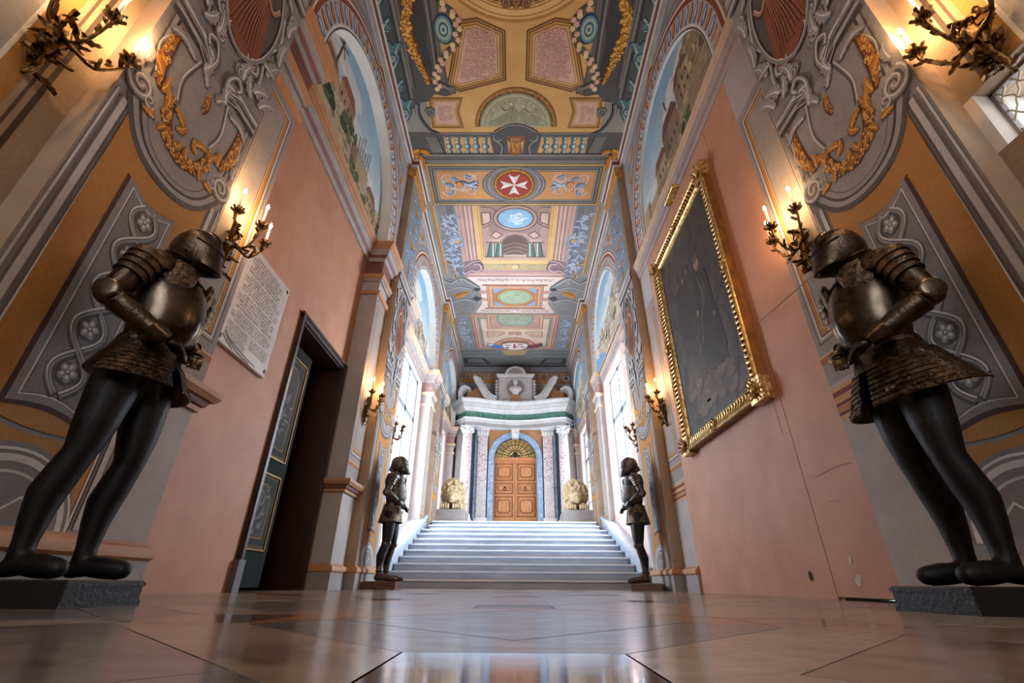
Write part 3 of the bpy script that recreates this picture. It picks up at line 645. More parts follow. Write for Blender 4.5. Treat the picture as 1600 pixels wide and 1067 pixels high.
PF = pier_fresco(); SF = strip_fresco()
LUN = [[lunette(5, 0), lunette(9, 1)], [lunette(21, 2), lunette(33, 2)], [lunette(41, 0), lunette(47, 2)]]
AF = [arch_fresco(3, 2.42, 6.7, 4.575), arch_fresco(4, 7.68, 11.97, 9.835), arch_fresco(5, 12.95, 17.0, 15.0)]
AC = [4.575, 9.835, 15.0]
walls = {}
for s, side in ((-1, 'left'), (1, 'right')):
    W = empty('wall_'+side, (0, 0, 0), kind='structure'); walls[s] = W
    def bx(name, x0, x1, y0, y1, z0, z1, m, bevel=0, par=None):
        return MB().box(s*x0, s*x1, y0, y1, z0, z1).build(name, m, par or W, bevel=bevel)
    def paint(me, x, y, z=0):
        o = link('fresco', me, W, (s*(x-0.0006), y, z)); o.scale = (-s, 1, 1); return o
    XO = 3.0
    wx = [W0, W0, W0] if s < 0 else [A0, 2.40, 2.40]
    lx = [2.43]*3 if s < 0 else [2.30]*3
    # strips (grey pilasters) and piers (bare plaster, painted fronts)
    for y0, y1 in STRIPS: bx('pilaster', A0, XO, y0, y1, 0, 5.2 if y0 < 16 else 5.2, GREYP)
    for y0, y1 in PIERS:
        bx('pier', B0, XO, y0, y1, 0, H, BROWNP); paint(PF, B0, (y0+y1)/2)
    # near strip that carries the nearest sconce; the right one is pierced by a small latticed window
    if s > 0:
        bx('wall_panel', A0, XO, -4.2, 1.45, 0, 1.87, BROWNP); bx('wall_panel', A0, XO, -4.2, 1.45, 2.22, H, BROWNP)
        bx('wall_panel', A0, XO, -4.2, 0.80, 1.87, 2.22, BROWNP); bx('window_jamb', A0, XO, 1.40, 1.45, 1.87, 2.22, WHITEP)
    else: bx('wall_panel', A0, XO, -4.2, 1.45, 0, H, BROWNP)
    # bays
    for b, (y0, y1) in enumerate(BAYS):
        X = wx[b]
        if b == 0 and s < 0:
            bx('wall_panel', X, XO, y0, 4.60, 0, 5.2, PINK); bx('wall_panel', X, XO, 6.03, y1, 0, 5.2, PINK); bx('wall_panel', X, XO, 4.60, 6.03, 2.84, 5.2, PINK)
        elif b == 0:
            bx('wall_panel', X, XO, 3.608, y1, 0, 5.2, PINK); bx('wall_panel', X, XO, y0, 3.60, 0.018, 5.2, PINK); bx('wall_panel', X+.012, XO, 3.55, 3.65, 0, 5.2, OAKD)
        else:
            wy0, wy1, wz0, wz1 = (9.2, 11.1, 1.45, 4.8) if b == 1 else (14.05, 16.05, 1.75, 4.85)
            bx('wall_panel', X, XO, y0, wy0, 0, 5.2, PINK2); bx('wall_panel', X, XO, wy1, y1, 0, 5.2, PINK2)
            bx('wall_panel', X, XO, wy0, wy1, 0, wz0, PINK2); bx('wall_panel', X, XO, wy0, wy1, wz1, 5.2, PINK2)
        ya = STRIPS[[0, 2, 4][b]][0]; yb = STRIPS[[1, 3, 5][b]][1]
        MB().prism(arch_poly(ya, yb, AC[b], 1.53, 5.2, 5.65, H), 'x', s*A0, s*lx[b]).build('arch', WHITEP, W, smooth=30)
        MB().box(s*lx[b], s*XO, ya, yb, 5.2, H).build('lunette_wall', WHITEP, W)
        paint(AF[b], A0, AC[b]); o = paint(LUN[b][0 if s < 0 else 1], lx[b], AC[b], 5.2); o.name = 'landscape_painting'
    for y0, y1 in STRIPS:
        if y0 > 16: continue
        paint(SF, A0, (y0+y1)/2)
    # the striped decoration beside the near sconce
    p = Paint(); p.rect(-.62, 1.3, .24, 4.24, '#a38a70', 0)
    for u0, u1, c_ in ((.10, .125, '#4a3a30'), (.06, .075, '#5a4638'), (-.06, .03, OC), (-.08, -.06, '#e0d4c0'), (-.2, -.08, '#a09690'), (-.225, -.2, '#ded4c8'), (-.26, -.235, '#5b4a40'), (-.36, -.26, OC), (-.40, -.36, '#4a3a30')):
        if s < 0: p.rect(u0, 1.64, u1, 4.16, c_, 1)
        else: p.rect(u0, 1.64, u1, 1.868, c_, 1) if u0 > -.41 else None; p.rect(u0, 2.222, u1, 4.16, c_, 1)
    if s > 0:
        p.v = []; p.f = []; p.c = []; p.k = 0
        for z0, z1 in ((1.3, 1.868), (2.222, 4.24)):
            p.rect(-.62, z0, .24, z1, '#a38a70', 0)
            for u0, u1, c_ in ((.10, .125, '#4a3a30'), (.06, .075, '#5a4638'), (-.06, .03, OC), (-.08, -.06, '#e0d4c0'), (-.2, -.08, '#a09690'), (-.225, -.2, '#ded4c8'), (-.26, -.235, '#5b4a40'), (-.36, -.26, OC), (-.40, -.36, '#4a3a30')):
                p.rect(u0, max(z0, 1.64), u1, min(z1, 4.16), c_, 1)
    paint(p.mesh('fresco', PAINT), A0, 1.205)
    # mouldings swept along the plan
    def sweep(name, path, prof, m):
        pth = [(s*x, y) for x, y in path]
        if s < 0: pth = pth[::-1]
        return MB().sweep(pth, prof).build(name, m, W, smooth=35)
    XB = wx[0]
    near_low = [(A0, -4.0), (A0, 1.45), (B0, 1.45), (B0, 2.42), (A0, 2.42), (A0, 3.0)]+([(W0, 3.0)] if s < 0 else [])
    far_low = ([(W0, 6.15)] if s < 0 else [])+[(A0, 6.15), (A0, 6.7), (B0, 6.7), (B0, 7.68), (A0, 7.68), (A0, 8.2)]
    tor = [(0, .19), (.035, .19), (.05, .205), (.05, .24), (.035, .262), (.012, .27), (.012, .285), (0, .285)]
    for k, pth in enumerate((near_low, far_low)):
        if s > 0 and k == 0: continue
        sweep('base_moulding', pth, tor, OCHREM); sweep('plinth', pth, [(0, 0), (.032, 0), (.032, .19), (0, .19)], STONE)
    mprof = [[(0, 1.13), (.03, 1.13), (.03, 1.165), (.018, 1.172), (0, 1.172)], [(0, 1.172), (.045, 1.172), (.06, 1.20), (.06, 1.215), (0, 1.215)], [(0, 1.215), (.085, 1.215), (.11, 1.25), (.11, 1.285), (.09, 1.295), (0, 1.295)]]
    if s < 0:
        for pth in ([(A0, 2.42), (A0, 3.0), (W0, 3.0)], [(W0, 6.15), (A0, 6.15), (A0, 6.69)], [(A0, -3), (A0, 1.44)], [(A0, 7.69), (A0, 8.25), (W0, 8.25)]):
            for pr, m_ in zip(mprof, (OCHREM, REDM, OCHREM)): sweep('pedestal_moulding', pth, pr, m_)
    else:
        for y0, y1 in ((2.42, 3.0), (6.15, 6.7), (7.68, 8.25), (-1, 1.45)):
            p = Paint(); a = (y1-y0)/2
            for z, hh, c_ in ((1.08, .035, '#caa078'), (1.115, .02, '#6a3a34'), (1.135, .045, '#b98252'), (1.18, .02, '#6a3a34'), (1.2, .045, '#c99a6c'), (1.245, .035, '#7b4238'), (1.28, .03, '#c99a6c')): p.rect(-a, z, a, z+hh, c_, 1)
            paint(p.mesh('painted_moulding', PAINT), A0, (y0+y1)/2)
    # entablature under the lunettes: capitals on the strips, cornice along the bays
    for b, (y0, y1) in enumerate(BAYS):
        ya = STRIPS[[0, 2, 4][b]][0]; yb = STRIPS[[1, 3, 5][b]][1]; X = wx[b]
        pth = [(A0, ya), (A0, y0), (X, y0), (X, y1), (A0, y1), (A0, yb)] if X > A0 else [(A0, ya), (A0, yb)]
        f = 1.0 if s < 0 else 0.45
        for (o0, z0, o1, z1, m_) in ((.16, 5.15, .19, 5.22, OCHREM), (.13, 5.10, .15, 5.15, OCHREM), (.09, 5.0, .12, 5.10, GREYM), (.05, 4.96, .08, 5.0, REDM), (.03, 4.90, .05, 4.96, GREYM)):
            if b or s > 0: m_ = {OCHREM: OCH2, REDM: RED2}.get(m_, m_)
            sweep('cornice', pth, [(0, z0), (o0*f, z0), (o1*f, z1), (0, z1)], m_)
        if X > A0:
            for seg in ([(A0, ya), (A0, y0), (X, y0)], [(X, y1), (A0, y1), (A0, yb)]):
                for (o0, z0, o1, z1, m_) in ((.012, 4.62, .012, 4.90, REDM), (.05, 4.55, .07, 4.62, OCHREM), (.03, 4.50, .04, 4.55, GREYM), (.03, 4.24, .045, 4.30, OCHREM)):
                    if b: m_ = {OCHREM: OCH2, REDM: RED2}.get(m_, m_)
                    sweep('capital', seg, [(0, z0), (o0, z0), (o1, z1), (0, z1)], m_)
    # ceiling cornice
    top = [(A0, -4.0)]
    for y0, y1 in PIERS: top += [(A0, y0), (B0, y0), (B0, y1), (A0, y1)]
    top += [(A0, 17.0)]
    for (o0, z0, o1, z1, m_) in ((.10, 7.94, .11, 8.0, WHITEM), (.07, 7.87, .09, 7.94, REDM), (.06, 7.83, .065, 7.87, WHITEM), (.02, 7.78, .05, 7.83, GREYM)):
        sweep('ceiling_cornice', top, [(0, z0), (o0, z0), (o1, z1), (0, z1)], m_)
    for y0, y1 in PIERS:
        sweep('gilded_cornice', [(A0, y0), (B0, y0), (B0, y1), (A0, y1)], [(0, 7.56), (.035, 7.56), (.05, 7.70), (.05, 7.775), (0, 7.775)], GILTC)

p = Paint(); p.ell(3.86, .15, .022, .028, '#2c1a12', 1); p.ell(3.86, .15, .03, .036, '#6a4430', .5)
for q in ((3.36, .24, .02, .03), (3.33, .13, .025, .025), (3.35, .105, .03, .02)): p.ell(*q, '#d9c4b4', 1, 10, .5)
for q in ([(3.45, .8), (3.2, .82), (3.05, .81)], [(3.4, .62), (3.25, .60)], [(3.75, 2.62), (3.70, 2.0), (3.72, 1.2)]): p.stroke(q, .004, '#9a6a50', 1, 3)
o = link('wall_marks', p.mesh('wall_marks', PAINT), walls[1], (A0-.0006, 0, 0)); o.scale = (-1, 1, 1)
# ceiling slab and the end walls
cl = empty('ceiling', kind='structure')
MB().box(-3.0, 3.0, -4.6, 17.4, 8.002, 8.3).build('ceiling_slab', GREYP, cl)
bk = empty('wall_back', kind='structure')
MB().box(-3.0, 3.0, 17.0, 17.4, 0, 8.0).build('wall_panel', GREYP, bk)
fr = empty('wall_front', kind='structure')
for q in ((-3, -1.7, 0, 8), (1.7, 3, 0, 8), (-1.7, 1.7, 0, 1.9), (-1.7, 1.7, 6.5, 8)): MB().box(q[0], q[1], -4.6, -4.2, q[2], q[3]).build('wall_panel', PINK, fr)

# --- painted ceiling: u is x, v is y (length of the hall)
def ceiling_fresco():
    p = Paint(); p.rnd = random.Random(12)
    p.rect(-2.24, -4, 2.24, 16.98, '#9a948a', 0)
    # bay 1 -----------------------------------------------------------
    p.rect(-1.66, .2, 1.66, 5.98, '#dcac6c', 1)
    p.ell(0, 2.56, 1.45, 1.40, '#b98a4e', 2, 60); p.ell(0, 2.56, 1.40, 1.35, '#e6bf80', 2.4, 60)
    for r in (1.30, 1.2, 1.16): p.ring(0, 2.56, r, r+.02, '#b07f44', 3, n=60)
    p.ell(0, 2.56, 1.02, 1.0, '#e8c88c', 3.4, 50)
    def q1():
        # outer scroll column
        p.rect(-2.24, .2, -1.9, 5.45, '#5a5d5c', 2); p.rect(-1.94, .2, -1.90, 5.35, '#8b867c', 3); p.rect(-1.985, .2, -1.96, 5.35, '#3d3f42', 3)
        for k in range(4):
            z = 1.9+k*1.0
            p.cord([(-2.02, z), (-2.12, z+.1), (-2.2, z+.3), (-2.1, z+.45), (-2.02, z+.6), (-2.14, z+.8)], .055, BLG, 4, 5)
            p.volute(-2.1, z+.12, .07, 1, 1.4, .026, BLG, 5); p.leaf(-2.14, z+.35, 1.4, .34, .2, BLG, 6); p.leaf(-2.06, z+.55, -1.3, .26, .16, BLG, 6.4); p.rosette(-2.11, z+.62, .075, BLG, 7, 7)
        # console of grey mouldings
        con = [(-1.9, .2), (-1.18, .2), (-1.18, 3.4), (-1.26, 4.3), (-1.22, 4.85), (-1.1, 5.02), (-1.14, 5.16), (-1.3, 5.2), (-1.5, 5.16), (-1.62, 5.3), (-1.9, 5.34)]
        p.poly(con, '#5e5c59', 3)
        for u, wd, c_ in ((-1.86, .02, '#8d887f'), (-1.80, .012, '#37373a'), (-1.40, .03, '#8d887f'), (-1.355, .012, '#37373a'), (-1.31, .03, '#7b7770'), (-1.27, .01, '#a39c90')):
            p.stroke([(u, .2), (u, 4.3), (u-.02, 5.05)], wd, c_, 4)
        p.poly([(-1.76, 3.0), (-1.46, 3.0), (-1.44, 4.0), (-1.5, 4.3), (-1.45, 4.8), (-1.5, 5.0), (-1.7, 4.6)], '#4b4a4b', 4.5)
        p.garland([(-1.6, 3.1), (-1.64, 3.6), (-1.78, 3.95), (-1.74, 4.35), (-1.66, 4.65), (-1.56, 4.98)], .105, ('#6d4420', '#c88a34', '#e2ac50', '#a06a28', '#f0cc80'), 6, 70)
        p.cord([(-1.5, 4.85), (-1.3, 5.0), (-1.14, 5.08)], .05, ('#37373a', '#77736c', '#a8a196'), 5, 5); p.volute(-1.15, 5.08, .07, 1, 1.5, .026, ('#37373a', '#77736c', '#a8a196'), 6)
        p.volute(-1.62, 5.52, .10, 2, 1.5, .04, ('#37373a', '#77736c', '#a8a196'), 6); p.cord([(-1.86, 5.35), (-1.88, 5.6), (-1.74, 5.9), (-1.55, 6.02)], .07, ('#37373a', '#6d6a66', '#a8a196'), 5, 5)
        # blue urn disc and roses
        p.ell(-1.17, 4.05, .17, .24, '#2f4658', 6, 24); 
        for r, c_ in ((.9, '#6f92a0'), (.72, '#a9bca4'), (.5, '#4c6f80'), (.32, '#c2ccae'), (.15, '#4c6f80')): p.ell(-1.18, 4.06, .16*r, .23*r, c_, 6.5+(1-r), 20)
        p.garland([(-1.34, 3.3), (-1.18, 3.68), (-1.0, 3.85), (-.96, 4.05), (-1.03, 4.3), (-1.22, 4.48), (-1.34, 4.66), (-1.42, 4.85), (-1.4, 5.06)], .065, ('#46503c', '#586248', '#66704e', '#4a553e', '#7d8560'), 8, 60, False)
        for k, q in enumerate(catmull([(-1.36, 3.2), (-1.18, 3.68), (-.98, 3.86), (-.95, 4.05), (-1.03, 4.3), (-1.22, 4.48), (-1.34, 4.66), (-1.42, 4.85), (-1.4, 5.06)], 3)):
            if k % 1 == 0: p.rosette(q[0]+(.035 if k % 2 else -.03), q[1], .048, (('#b0705c', '#e4b4a0', '#f4e0d0') if k % 3 else ('#b88a4c', '#ecd294', '#f8eed0')), 5, 10)
        # pink relief panels
        for P in ([(-.17, 4.07), (-.17, 4.90), (-1.02, 5.12), (-1.24, 4.98), (-.93, 3.92), (-.62, 3.88)], [(-.98, 5.22), (-1.08, 5.5), (-1.02, 5.86), (-1.64, 5.86), (-1.64, 5.60), (-1.6, 5.22)]):
            big = P[0][0] > -.5; k = 1 if big else .6
            p.nest(P, [(0, '#6f4f30'), (.025*k, '#b88a50'), (.045*k, '#7a5836'), (.065*k, '#cf9c5c'), (.09*k, '#9a7040'), (.11*k, '#e0b478'), (.14*k, '#8a6238'), (.15*k, '#dab49c')], 3)
        for k in range(11):
            for q in range(9):
                u = -1.0+.075*q+p.rnd.uniform(-.02, .02); v = 4.08+.075*k+p.rnd.uniform(-.02, .02)
                if u < -.76-(v-4.05)*.27 or u > -.38 or v > 4.98+.25*(-.2-u)*0+(-.38-u)*.2-.12: continue
                if u > -.80 and v < 4.0+.0: continue
                p.cord(p.spiral(u, v, p.rnd.uniform(.035, .06), p.rnd.uniform(0, 6), p.rnd.choice((-1, 1))*1.1), lambda t: .018*(1-.5*t), PKF, 8)
                if (k+q) % 3 == 0: p.leaf(u, v, p.rnd.uniform(0, 6), .08, .035, PKF, 9)
        p.filigree(-1.52, 5.36, -1.18, 5.74, PKF, 12, .014, .06, 8)
        p.rect(-1.12, 4.95, -1.08, 4.98, '#dcac6c', 3)
        # balustrade
        p.poly([(-2.2, 5.98), (-1.5, 5.98), (-1.45, 6.08), (-1.45, 6.46), (-2.2, 6.46)], '#5f5d5b', 5); p.poly([(-1.84, 6.0), (-1.62, 6.0), (-1.5, 6.46), (-1.72, 6.46)], '#7b776f', 5.6); p.stroke([(-1.6, 6.0), (-1.48, 6.46)], .02, '#3b3b3c', 6)
        p.leaf(-2.1, 6.5, .95, .42, .26, GD, 8); p.leaf(-2.0, 6.36, 2.4, .26, .18, GD, 8); p.leaf(-1.98, 6.4, .1, .24, .15, GD, 8.5)
        for k in range(5):
            u = -1.36+.185*k
            for a, b, ww in ((6.06, 6.12, .13), (6.12, 6.22, .10), (6.22, 6.34, .155), (6.34, 6.38, .07), (6.38, 6.44, .13)):
                p.ell(u, (a+b)/2, ww/2, (b-a)*.62, '#3c5468', 7, 12); p.ell(u-.012, (a+b)/2, ww*.36, (b-a)*.5, '#7f9a9a', 7.6, 10); p.ell(u-.025, (a+b)/2, ww*.15, (b-a)*.36, '#d2d6b4', 8.2, 8)
        p.poly([(-.52, 5.98), (-.2, 5.86), (-.14, 6.46), (-.45, 6.46), (-.5, 6.2)], '#5c5a5a', 8.5); p.volute(-.36, 6.05, .10, .5, 1.5, .035, ('#37373a', '#77736c', '#a8a196'), 9)
        p.cord([(-.45, 6.1), (-.28, 6.25), (-.3, 6.46)], .04, ('#37373a', '#77736c', '#a8a196'), 9, 5)
    p.rect(-1.5, 6.0, 1.5, 6.46, '#d8a566', 3)
    p.both(q1)
    p.rect(-2.2, 5.96, -.5, 6.055, '#63615e', 7.5); p.rect(.5, 5.96, 2.2, 6.055, '#63615e', 7.5); p.rect(-1.5, 5.97, -.5, 5.985, '#a39c90', 8.2); p.rect(.5, 5.97, 1.5, 5.985, '#a39c90', 8.2)
    for a, b, c_ in ((6.44, 6.48, '#3f3f40'), (6.48, 6.52, '#8f897f'), (6.52, 6.60, '#6a6762'), (6.60, 6.615, '#3f3f40'), (6.615, 6.70, '#807b73')): p.rect(-2.2, a, 2.2, b, c_, 6.5)
    # medallion
    p.ell(0, 5.83, .80, .80, '#6f5230', 4, 48, 0, pi, 2*pi)
    p.garland([(.76*cos(a), 5.83+.76*sin(a)) for a in [pi+pi*i/14 for i in range(15)]], .045, ('#6f4a28', '#a8743c', '#c8924c', '#86582e', '#e2b870'), 5, 90, False)
    p.ell(0, 5.83, .70, .70, '#8f8b6c', 7, 48, 0, pi, 2*pi); p.ell(0, 5.83, .67, .67, '#b3ae8c', 7.5, 48, 0, pi, 2*pi)
    p.ring(0, 5.83, .60, .61, '#7a765a', 8.4, pi, 2*pi); p.ring(0, 5.83, .50, .506, '#7a765a', 8.4, pi, 2*pi)
    glyph_arc(p, 0, 5.83, .555, pi*1.14, pi*1.86, 26, '#6a664e', 9, .05)
    gm = ('#67694e', '#96967a', '#cfceaa')
    for uu, hh, tl in ((-.07, 5.36, -1), (.16, 5.40, 1)):
        p.ell(uu, hh, .05, .055, gm[1], 10, 14); p.ell(uu-.015, hh-.01, .025, .03, gm[2], 10.6, 10)
        p.poly(catmull([(uu-.05, hh+.04), (uu-.1, hh+.2), (uu-.08+tl*.05, 5.7), (uu+.12+tl*.08, 5.72), (uu+.09, hh+.2), (uu+.05, hh+.04), (uu-.05, hh+.04)], 4)[:-1], gm[1], 9.6)
        p.poly(catmull([(uu, 5.5), (uu+tl*.2, 5.6), (uu+tl*.48, 5.76), (uu+tl*.3, 5.79), (uu, 5.76), (uu, 5.5)], 4)[:-1], gm[1], 9.4)
        for k in range(7): p.cord([(uu-.06+.025*k, hh+.12), (uu-.07+.04*k, 5.6), (uu-.08+.05*k, 5.74)], .014, gm, 10.8, 4); p.cord([(uu+tl*.05, 5.52+.03*k), (uu+tl*.22, 5.6+.025*k), (uu+tl*(.45-.02*k), 5.75)], .012, gm, 10.2, 4)
        p.cord([(uu, hh+.08), (uu+tl*.13, hh+.14), (uu+tl*.22, hh+.06)], .03, gm, 11.4, 4)
    p.poly([(-.5, 5.99), (-.2, 5.80), (0, 5.74), (.2, 5.80), (.5, 5.99), (.2, 6.1), (-.2, 6.1)], '#5c5a5a', 12); p.cord([(-.42, 5.95), (-.2, 5.82), (0, 5.78), (.2, 5.82), (.42, 5.95)], .03, ('#37373a', '#77736c', '#a8a196'), 12.4, 5)
    p.poly(catmull([(-.15, 6.03), (.15, 6.03), (.17, 6.12), (.1, 6.2), (.12, 6.46), (-.12, 6.46), (-.1, 6.2), (-.17, 6.12), (-.15, 6.03)], 3)[:-1], '#8a5a32', 13); p.poly([(-.1, 6.08), (.1, 6.08), (.07, 6.42), (-.07, 6.42)], '#c08650', 13.6)
    p.cord(p.spiral(-.04, 6.15, .045, 0, 1.3), .014, BRW, 14); p.cord(p.spiral(.04, 6.15, .045, pi, -1.3), .014, BRW, 14); p.cord([(0, 6.18), (-.03, 6.28), (.03, 6.36), (0, 6.42)], .016, BRW, 14, 4)
    # emblem at the top of the picture
    p.ell(0, 3.52, .36, .20, '#7a542c', 7, 30); p.ell(0, 3.50, .28, .15, '#caa060', 7.6, 30)
    def em(): p.volute(-.3, 3.58, .09, 0, 1.5, .035, BRW, 8); p.volute(-.16, 3.68, .07, 1, -1.4, .03, BRW, 8.5); p.leaf(-.05, 3.66, .5, .14, .08, BRW, 9); p.cord([(-.4, 3.5), (-.3, 3.4), (-.14, 3.46)], .03, BRW, 9, 5)
    p.both(em); p.ell(0, 3.5, .07, .06, '#8a4a30', 9.5, 14)
    # band with the cross ---------------------------------------------
    p.nest([(-1.95, 6.72), (1.95, 6.72), (1.95, 7.92), (-1.95, 7.92)], [(0, '#6e4c2a'), (.012, '#caa058'), (.045, '#8a6236'), (.06, '#6b6864'), (.10, '#a09a90'), (.115, '#55524f'), (.15, '#8d877d'), (.17, '#b0a89c'), (.182, '#4b4847'), (.195, '#cf9560')], 2)
    for k in range(60): p.ell(-1.9+3.8*k/59, 6.75, .025, .012, '#e8c87e', 3.6, 8, .5); p.ell(-1.9+3.8*k/59, 7.89, .025, .012, '#e8c87e', 3.6, 8, .5)
    p.ell(-.03, 7.29, .72, .52, '#6f6b68', 8, 44); 
    for r, c_ in ((.68, '#9b958d'), (.64, '#4d4a49'), (.62, '#8c8680'), (.57, '#a8a198'), (.545, '#55514f'), (.53, '#857f79')): p.ell(-.03, 7.29, r, min(r, .5), c_, 8.3+(.72-r)*6, 44)
    p.ell(-.03, 7.29, .47, .45, '#7a4e26', 11, 40); p.garland([(-.03+.42*cos(2*pi*i/20), 7.29+.40*sin(2*pi*i/20)) for i in range(21)], .035, ('#7a4e26', '#b8803c', '#d8a654', '#96642e', '#f0cc84'), 11.6, 90, False)
    p.ell(-.03, 7.29, .375, .355, '#a8473c', 14, 44)
    for k in range(4):
        a = pi/2*k; c, q = cos(a), sin(a); tr = lambda u, v: (-.03+(u*c-v*q)*1.0, 7.29+(u*q+v*c)*.95)
        p.poly([tr(.012, 0), tr(.31, .125), tr(.235, 0), tr(.31, -.125)], '#efe6dc', 15); p.poly([tr(.0, .012), tr(.31, .125), tr(.235, 0), tr(0, 0)], '#dcd0c6', 15.3)
    def sc_():
        for k in range(4):
            cu, cv = (-1.50+.0*k, 7.12) if k == 0 else ((-1.50, 7.46) if k == 1 else ((-1.02, 7.12) if k == 2 else (-1.02, 7.46)))
            p.volute(cu, cv, .17, (k % 2)*2+1, 1.5*(1 if k in (0, 3) else -1), .05, BG, 5); p.leaf(cu+.05, cv, (k*1.7), .2, .12, BG, 6.5)
        p.cord([(-1.36, 7.29), (-1.2, 7.24), (-1.05, 7.29), (-.85, 7.22)], .07, BG, 6, 5); p.cord([(-1.36, 7.29), (-1.2, 7.34), (-1.05, 7.29), (-.85, 7.36)], .05, BG, 6.4, 5)
        p.filigree(-1.7, 7.0, -.85, 7.6, BG, 26, .022, .085, 4.6)
        for k in range(16): p.leaf(p.rnd.uniform(-1.65, -.9), p.rnd.uniform(7.05, 7.55), p.rnd.uniform(0, 6.28), .13, .07, (('#4a6a86', '#7fa3bc', '#d0dde2') if k % 2 else BG), 5.2)
        p.rosette(-1.26, 7.29, .085, ('#8a4c24', '#d08a44', '#ecc07c'), 6, 8); p.leaf(-1.6, 7.29, 0, .24, .14, BG, 8)
    p.T.append(lambda q: (q[0]-.0, q[1])); p.both(sc_, -.015); p.T.pop()
    # bay 2 -----------------------------------------------------------
    p.rect(-1.45, 7.94, 1.45, 10.9, '#c9a592', 1)
    p.rect(-.84, 7.94, .84, 9.86, '#b8958a', 2)
    # architecture in perspective with an oculus
    p.poly([(-.84, 7.94), (.84, 7.94), (.62, 8.9), (-.62, 8.9)], '#a4867c', 2.5)
    for sg in (-1, 1):
        for (a, b, c_, d, col) in (((.84, 8.15), (.60, 8.15), (.60, 8.48), (.84, 8.62), '#d4b0a0'), ((.30, 8.95), (.50, 8.80), (.66, 8.98), (.50, 9.12), '#d4b0a0')):
            P = [(sg*q[0], q[1]) for q in (a, b, c_, d)]; p.poly(P, '#6f5650', 3); p.poly(inset(P, .03), col, 3.5)
        p.cord([(sg*.84, 8.72), (sg*.55, 8.56), (sg*.46, 8.3), (sg*.56, 8.05), (sg*.84, 8.0)], .04, ('#6f5650', '#9a7c72', '#c8a898'), 4, 5)
        for x0, x1 in ((.36, .50), (.56, .70)):
            p.poly([(sg*x0, 9.82), (sg*x1*1.12, 9.82), (sg*(x1-.02), 9.25), (sg*(x0-.02), 9.25)], '#6c7a70', 5); p.poly([(sg*(x0+.02), 9.82), (sg*(x0+.07), 9.82), (sg*(x0+.04), 9.25), (sg*(x0+.01), 9.25)], '#c4cdb8', 5.6); p.poly([(sg*(x1*1.06), 9.82), (sg*(x1*1.1), 9.82), (sg*(x1-.03), 9.25), (sg*(x1-.06), 9.25)], '#4c5a54', 5.8)
        p.poly([(sg*.30, 9.25), (sg*.74, 9.25), (sg*.66, 9.12), (sg*.36, 9.12)], '#c8a898', 6); p.rect(min(sg*.3, sg*.76), 9.22, max(sg*.3, sg*.76), 9.26, '#6f5650', 6.4)
    p.ell(0, 9.3, .36, .40, '#75605a', 4.2, 36); p.rect(-.36, 9.3, .36, 9.84, '#7d6860', 4.2)
    for k in range(7): p.stroke([(-.33, 9.32+.08*k), (0, 9.18+.08*k), (.33, 9.32+.08*k)], .022, mix('#5d4a46', '#a88c80', (k % 2)*.8), 4.8, 6)
    p.ring(0, 9.3, .35, .43, '#a98c80', 6, pi, 2*pi); p.ring(0, 9.3, .42, .435, '#e0c4b4', 6.5, pi, 2*pi)
    p.ell(0, 8.36, .56, .46, '#6f5650', 6, 44); p.ell(0, 8.36, .53, .43, '#b6988c', 6.4, 44); p.ell(0, 8.36, .47, .37, '#7e655e', 6.8, 44); p.ell(0, 8.36, .42, .33, '#8fb6cc', 7.2, 44)
    for k in range(26): a = p.rnd.uniform(0, 6.28); r = p.rnd.uniform(0, .26); p.ell(r*cos(a)*1.1, 8.36+r*sin(a)*.85, p.rnd.uniform(.04, .1), p.rnd.uniform(.02, .05), mix('#dfe4e2', '#a4c2d2', p.rnd.random()), 7.8, 10)
    p.rect(-.84, 9.82, .84, 9.86, '#7a5f50', 7); p.rect(-.32, 9.74, .32, 9.84, '#c8a898', 7.4)
    def q2():
        p.rect(-1.03, 7.94, -.84, 10.0, '#dfb27a', 3); p.rect(-.92, 7.94, -.91, 10, '#8e6a44', 3.6); p.rect(-.87, 7.94, -.845, 9.86, '#b98c5c', 3.6)
        for k, (u, c_) in enumerate(((-1.06, '#8e6a60'), (-1.11, '#d9b8a8'), (-1.16, '#9d786c'), (-1.21, '#dcbcae'), (-1.26, '#8e6a60'), (-1.31, '#c8a294'), (-1.37, '#b08a7c'))): p.rect(u-.012, 7.94, u+.014, 10.0, c_, 3.5)
        # dark column with blue and silver ornament
        p.rect(-1.88, 7.94, -1.46, 10.7, '#8d8a8a', 2); p.rect(-1.66, 7.94, -1.5, 9.0, '#74747a', 3); p.rect(-1.62, 9.4, -1.5, 10.7, '#7b7b82', 3)
        for k in range(5): p.rect(-1.64+.03*k, 7.94, -1.632+.03*k, 9.0, '#8f8d8c', 3.6)
        p.rect(-1.72, 9.0, -1.36, 9.42, '#7f8da6', 5); p.rect(-1.69, 9.03, -1.39, 9.39, '#a7b2c4', 5.5); p.ell(-1.54, 9.21, .13, .12, '#6a5a4a', 6, 18); p.ell(-1.54, 9.21, .10, .09, '#d0a468', 6.5, 18)
        for k in range(64): p.leaf(-1.68+p.rnd.uniform(-.17, .17), 8.15+p.rnd.uniform(0, 2.4), p.rnd.uniform(0, 6.28), .19, .10, BG2 if k % 3 else ('#6b7078', '#a2a6ae', '#e0e2e6'), 6)
        p.filigree(-1.86, 8.1, -1.46, 10.6, BG, 22, .02, .08, 6)
        p.rect(-2.03, 7.94, -1.97, 10.6, '#b98048', 3); p.rect(-1.97, 7.94, -1.955, 10.6, '#e2c89c', 3.4); p.cord([(-1.93, 10.1), (-1.74, 10.25), (-1.7, 10.5), (-1.8, 10.72), (-1.72, 10.9)], .05, ('#5a4a3c', '#b5845c', '#dcb48c'), 5, 5)
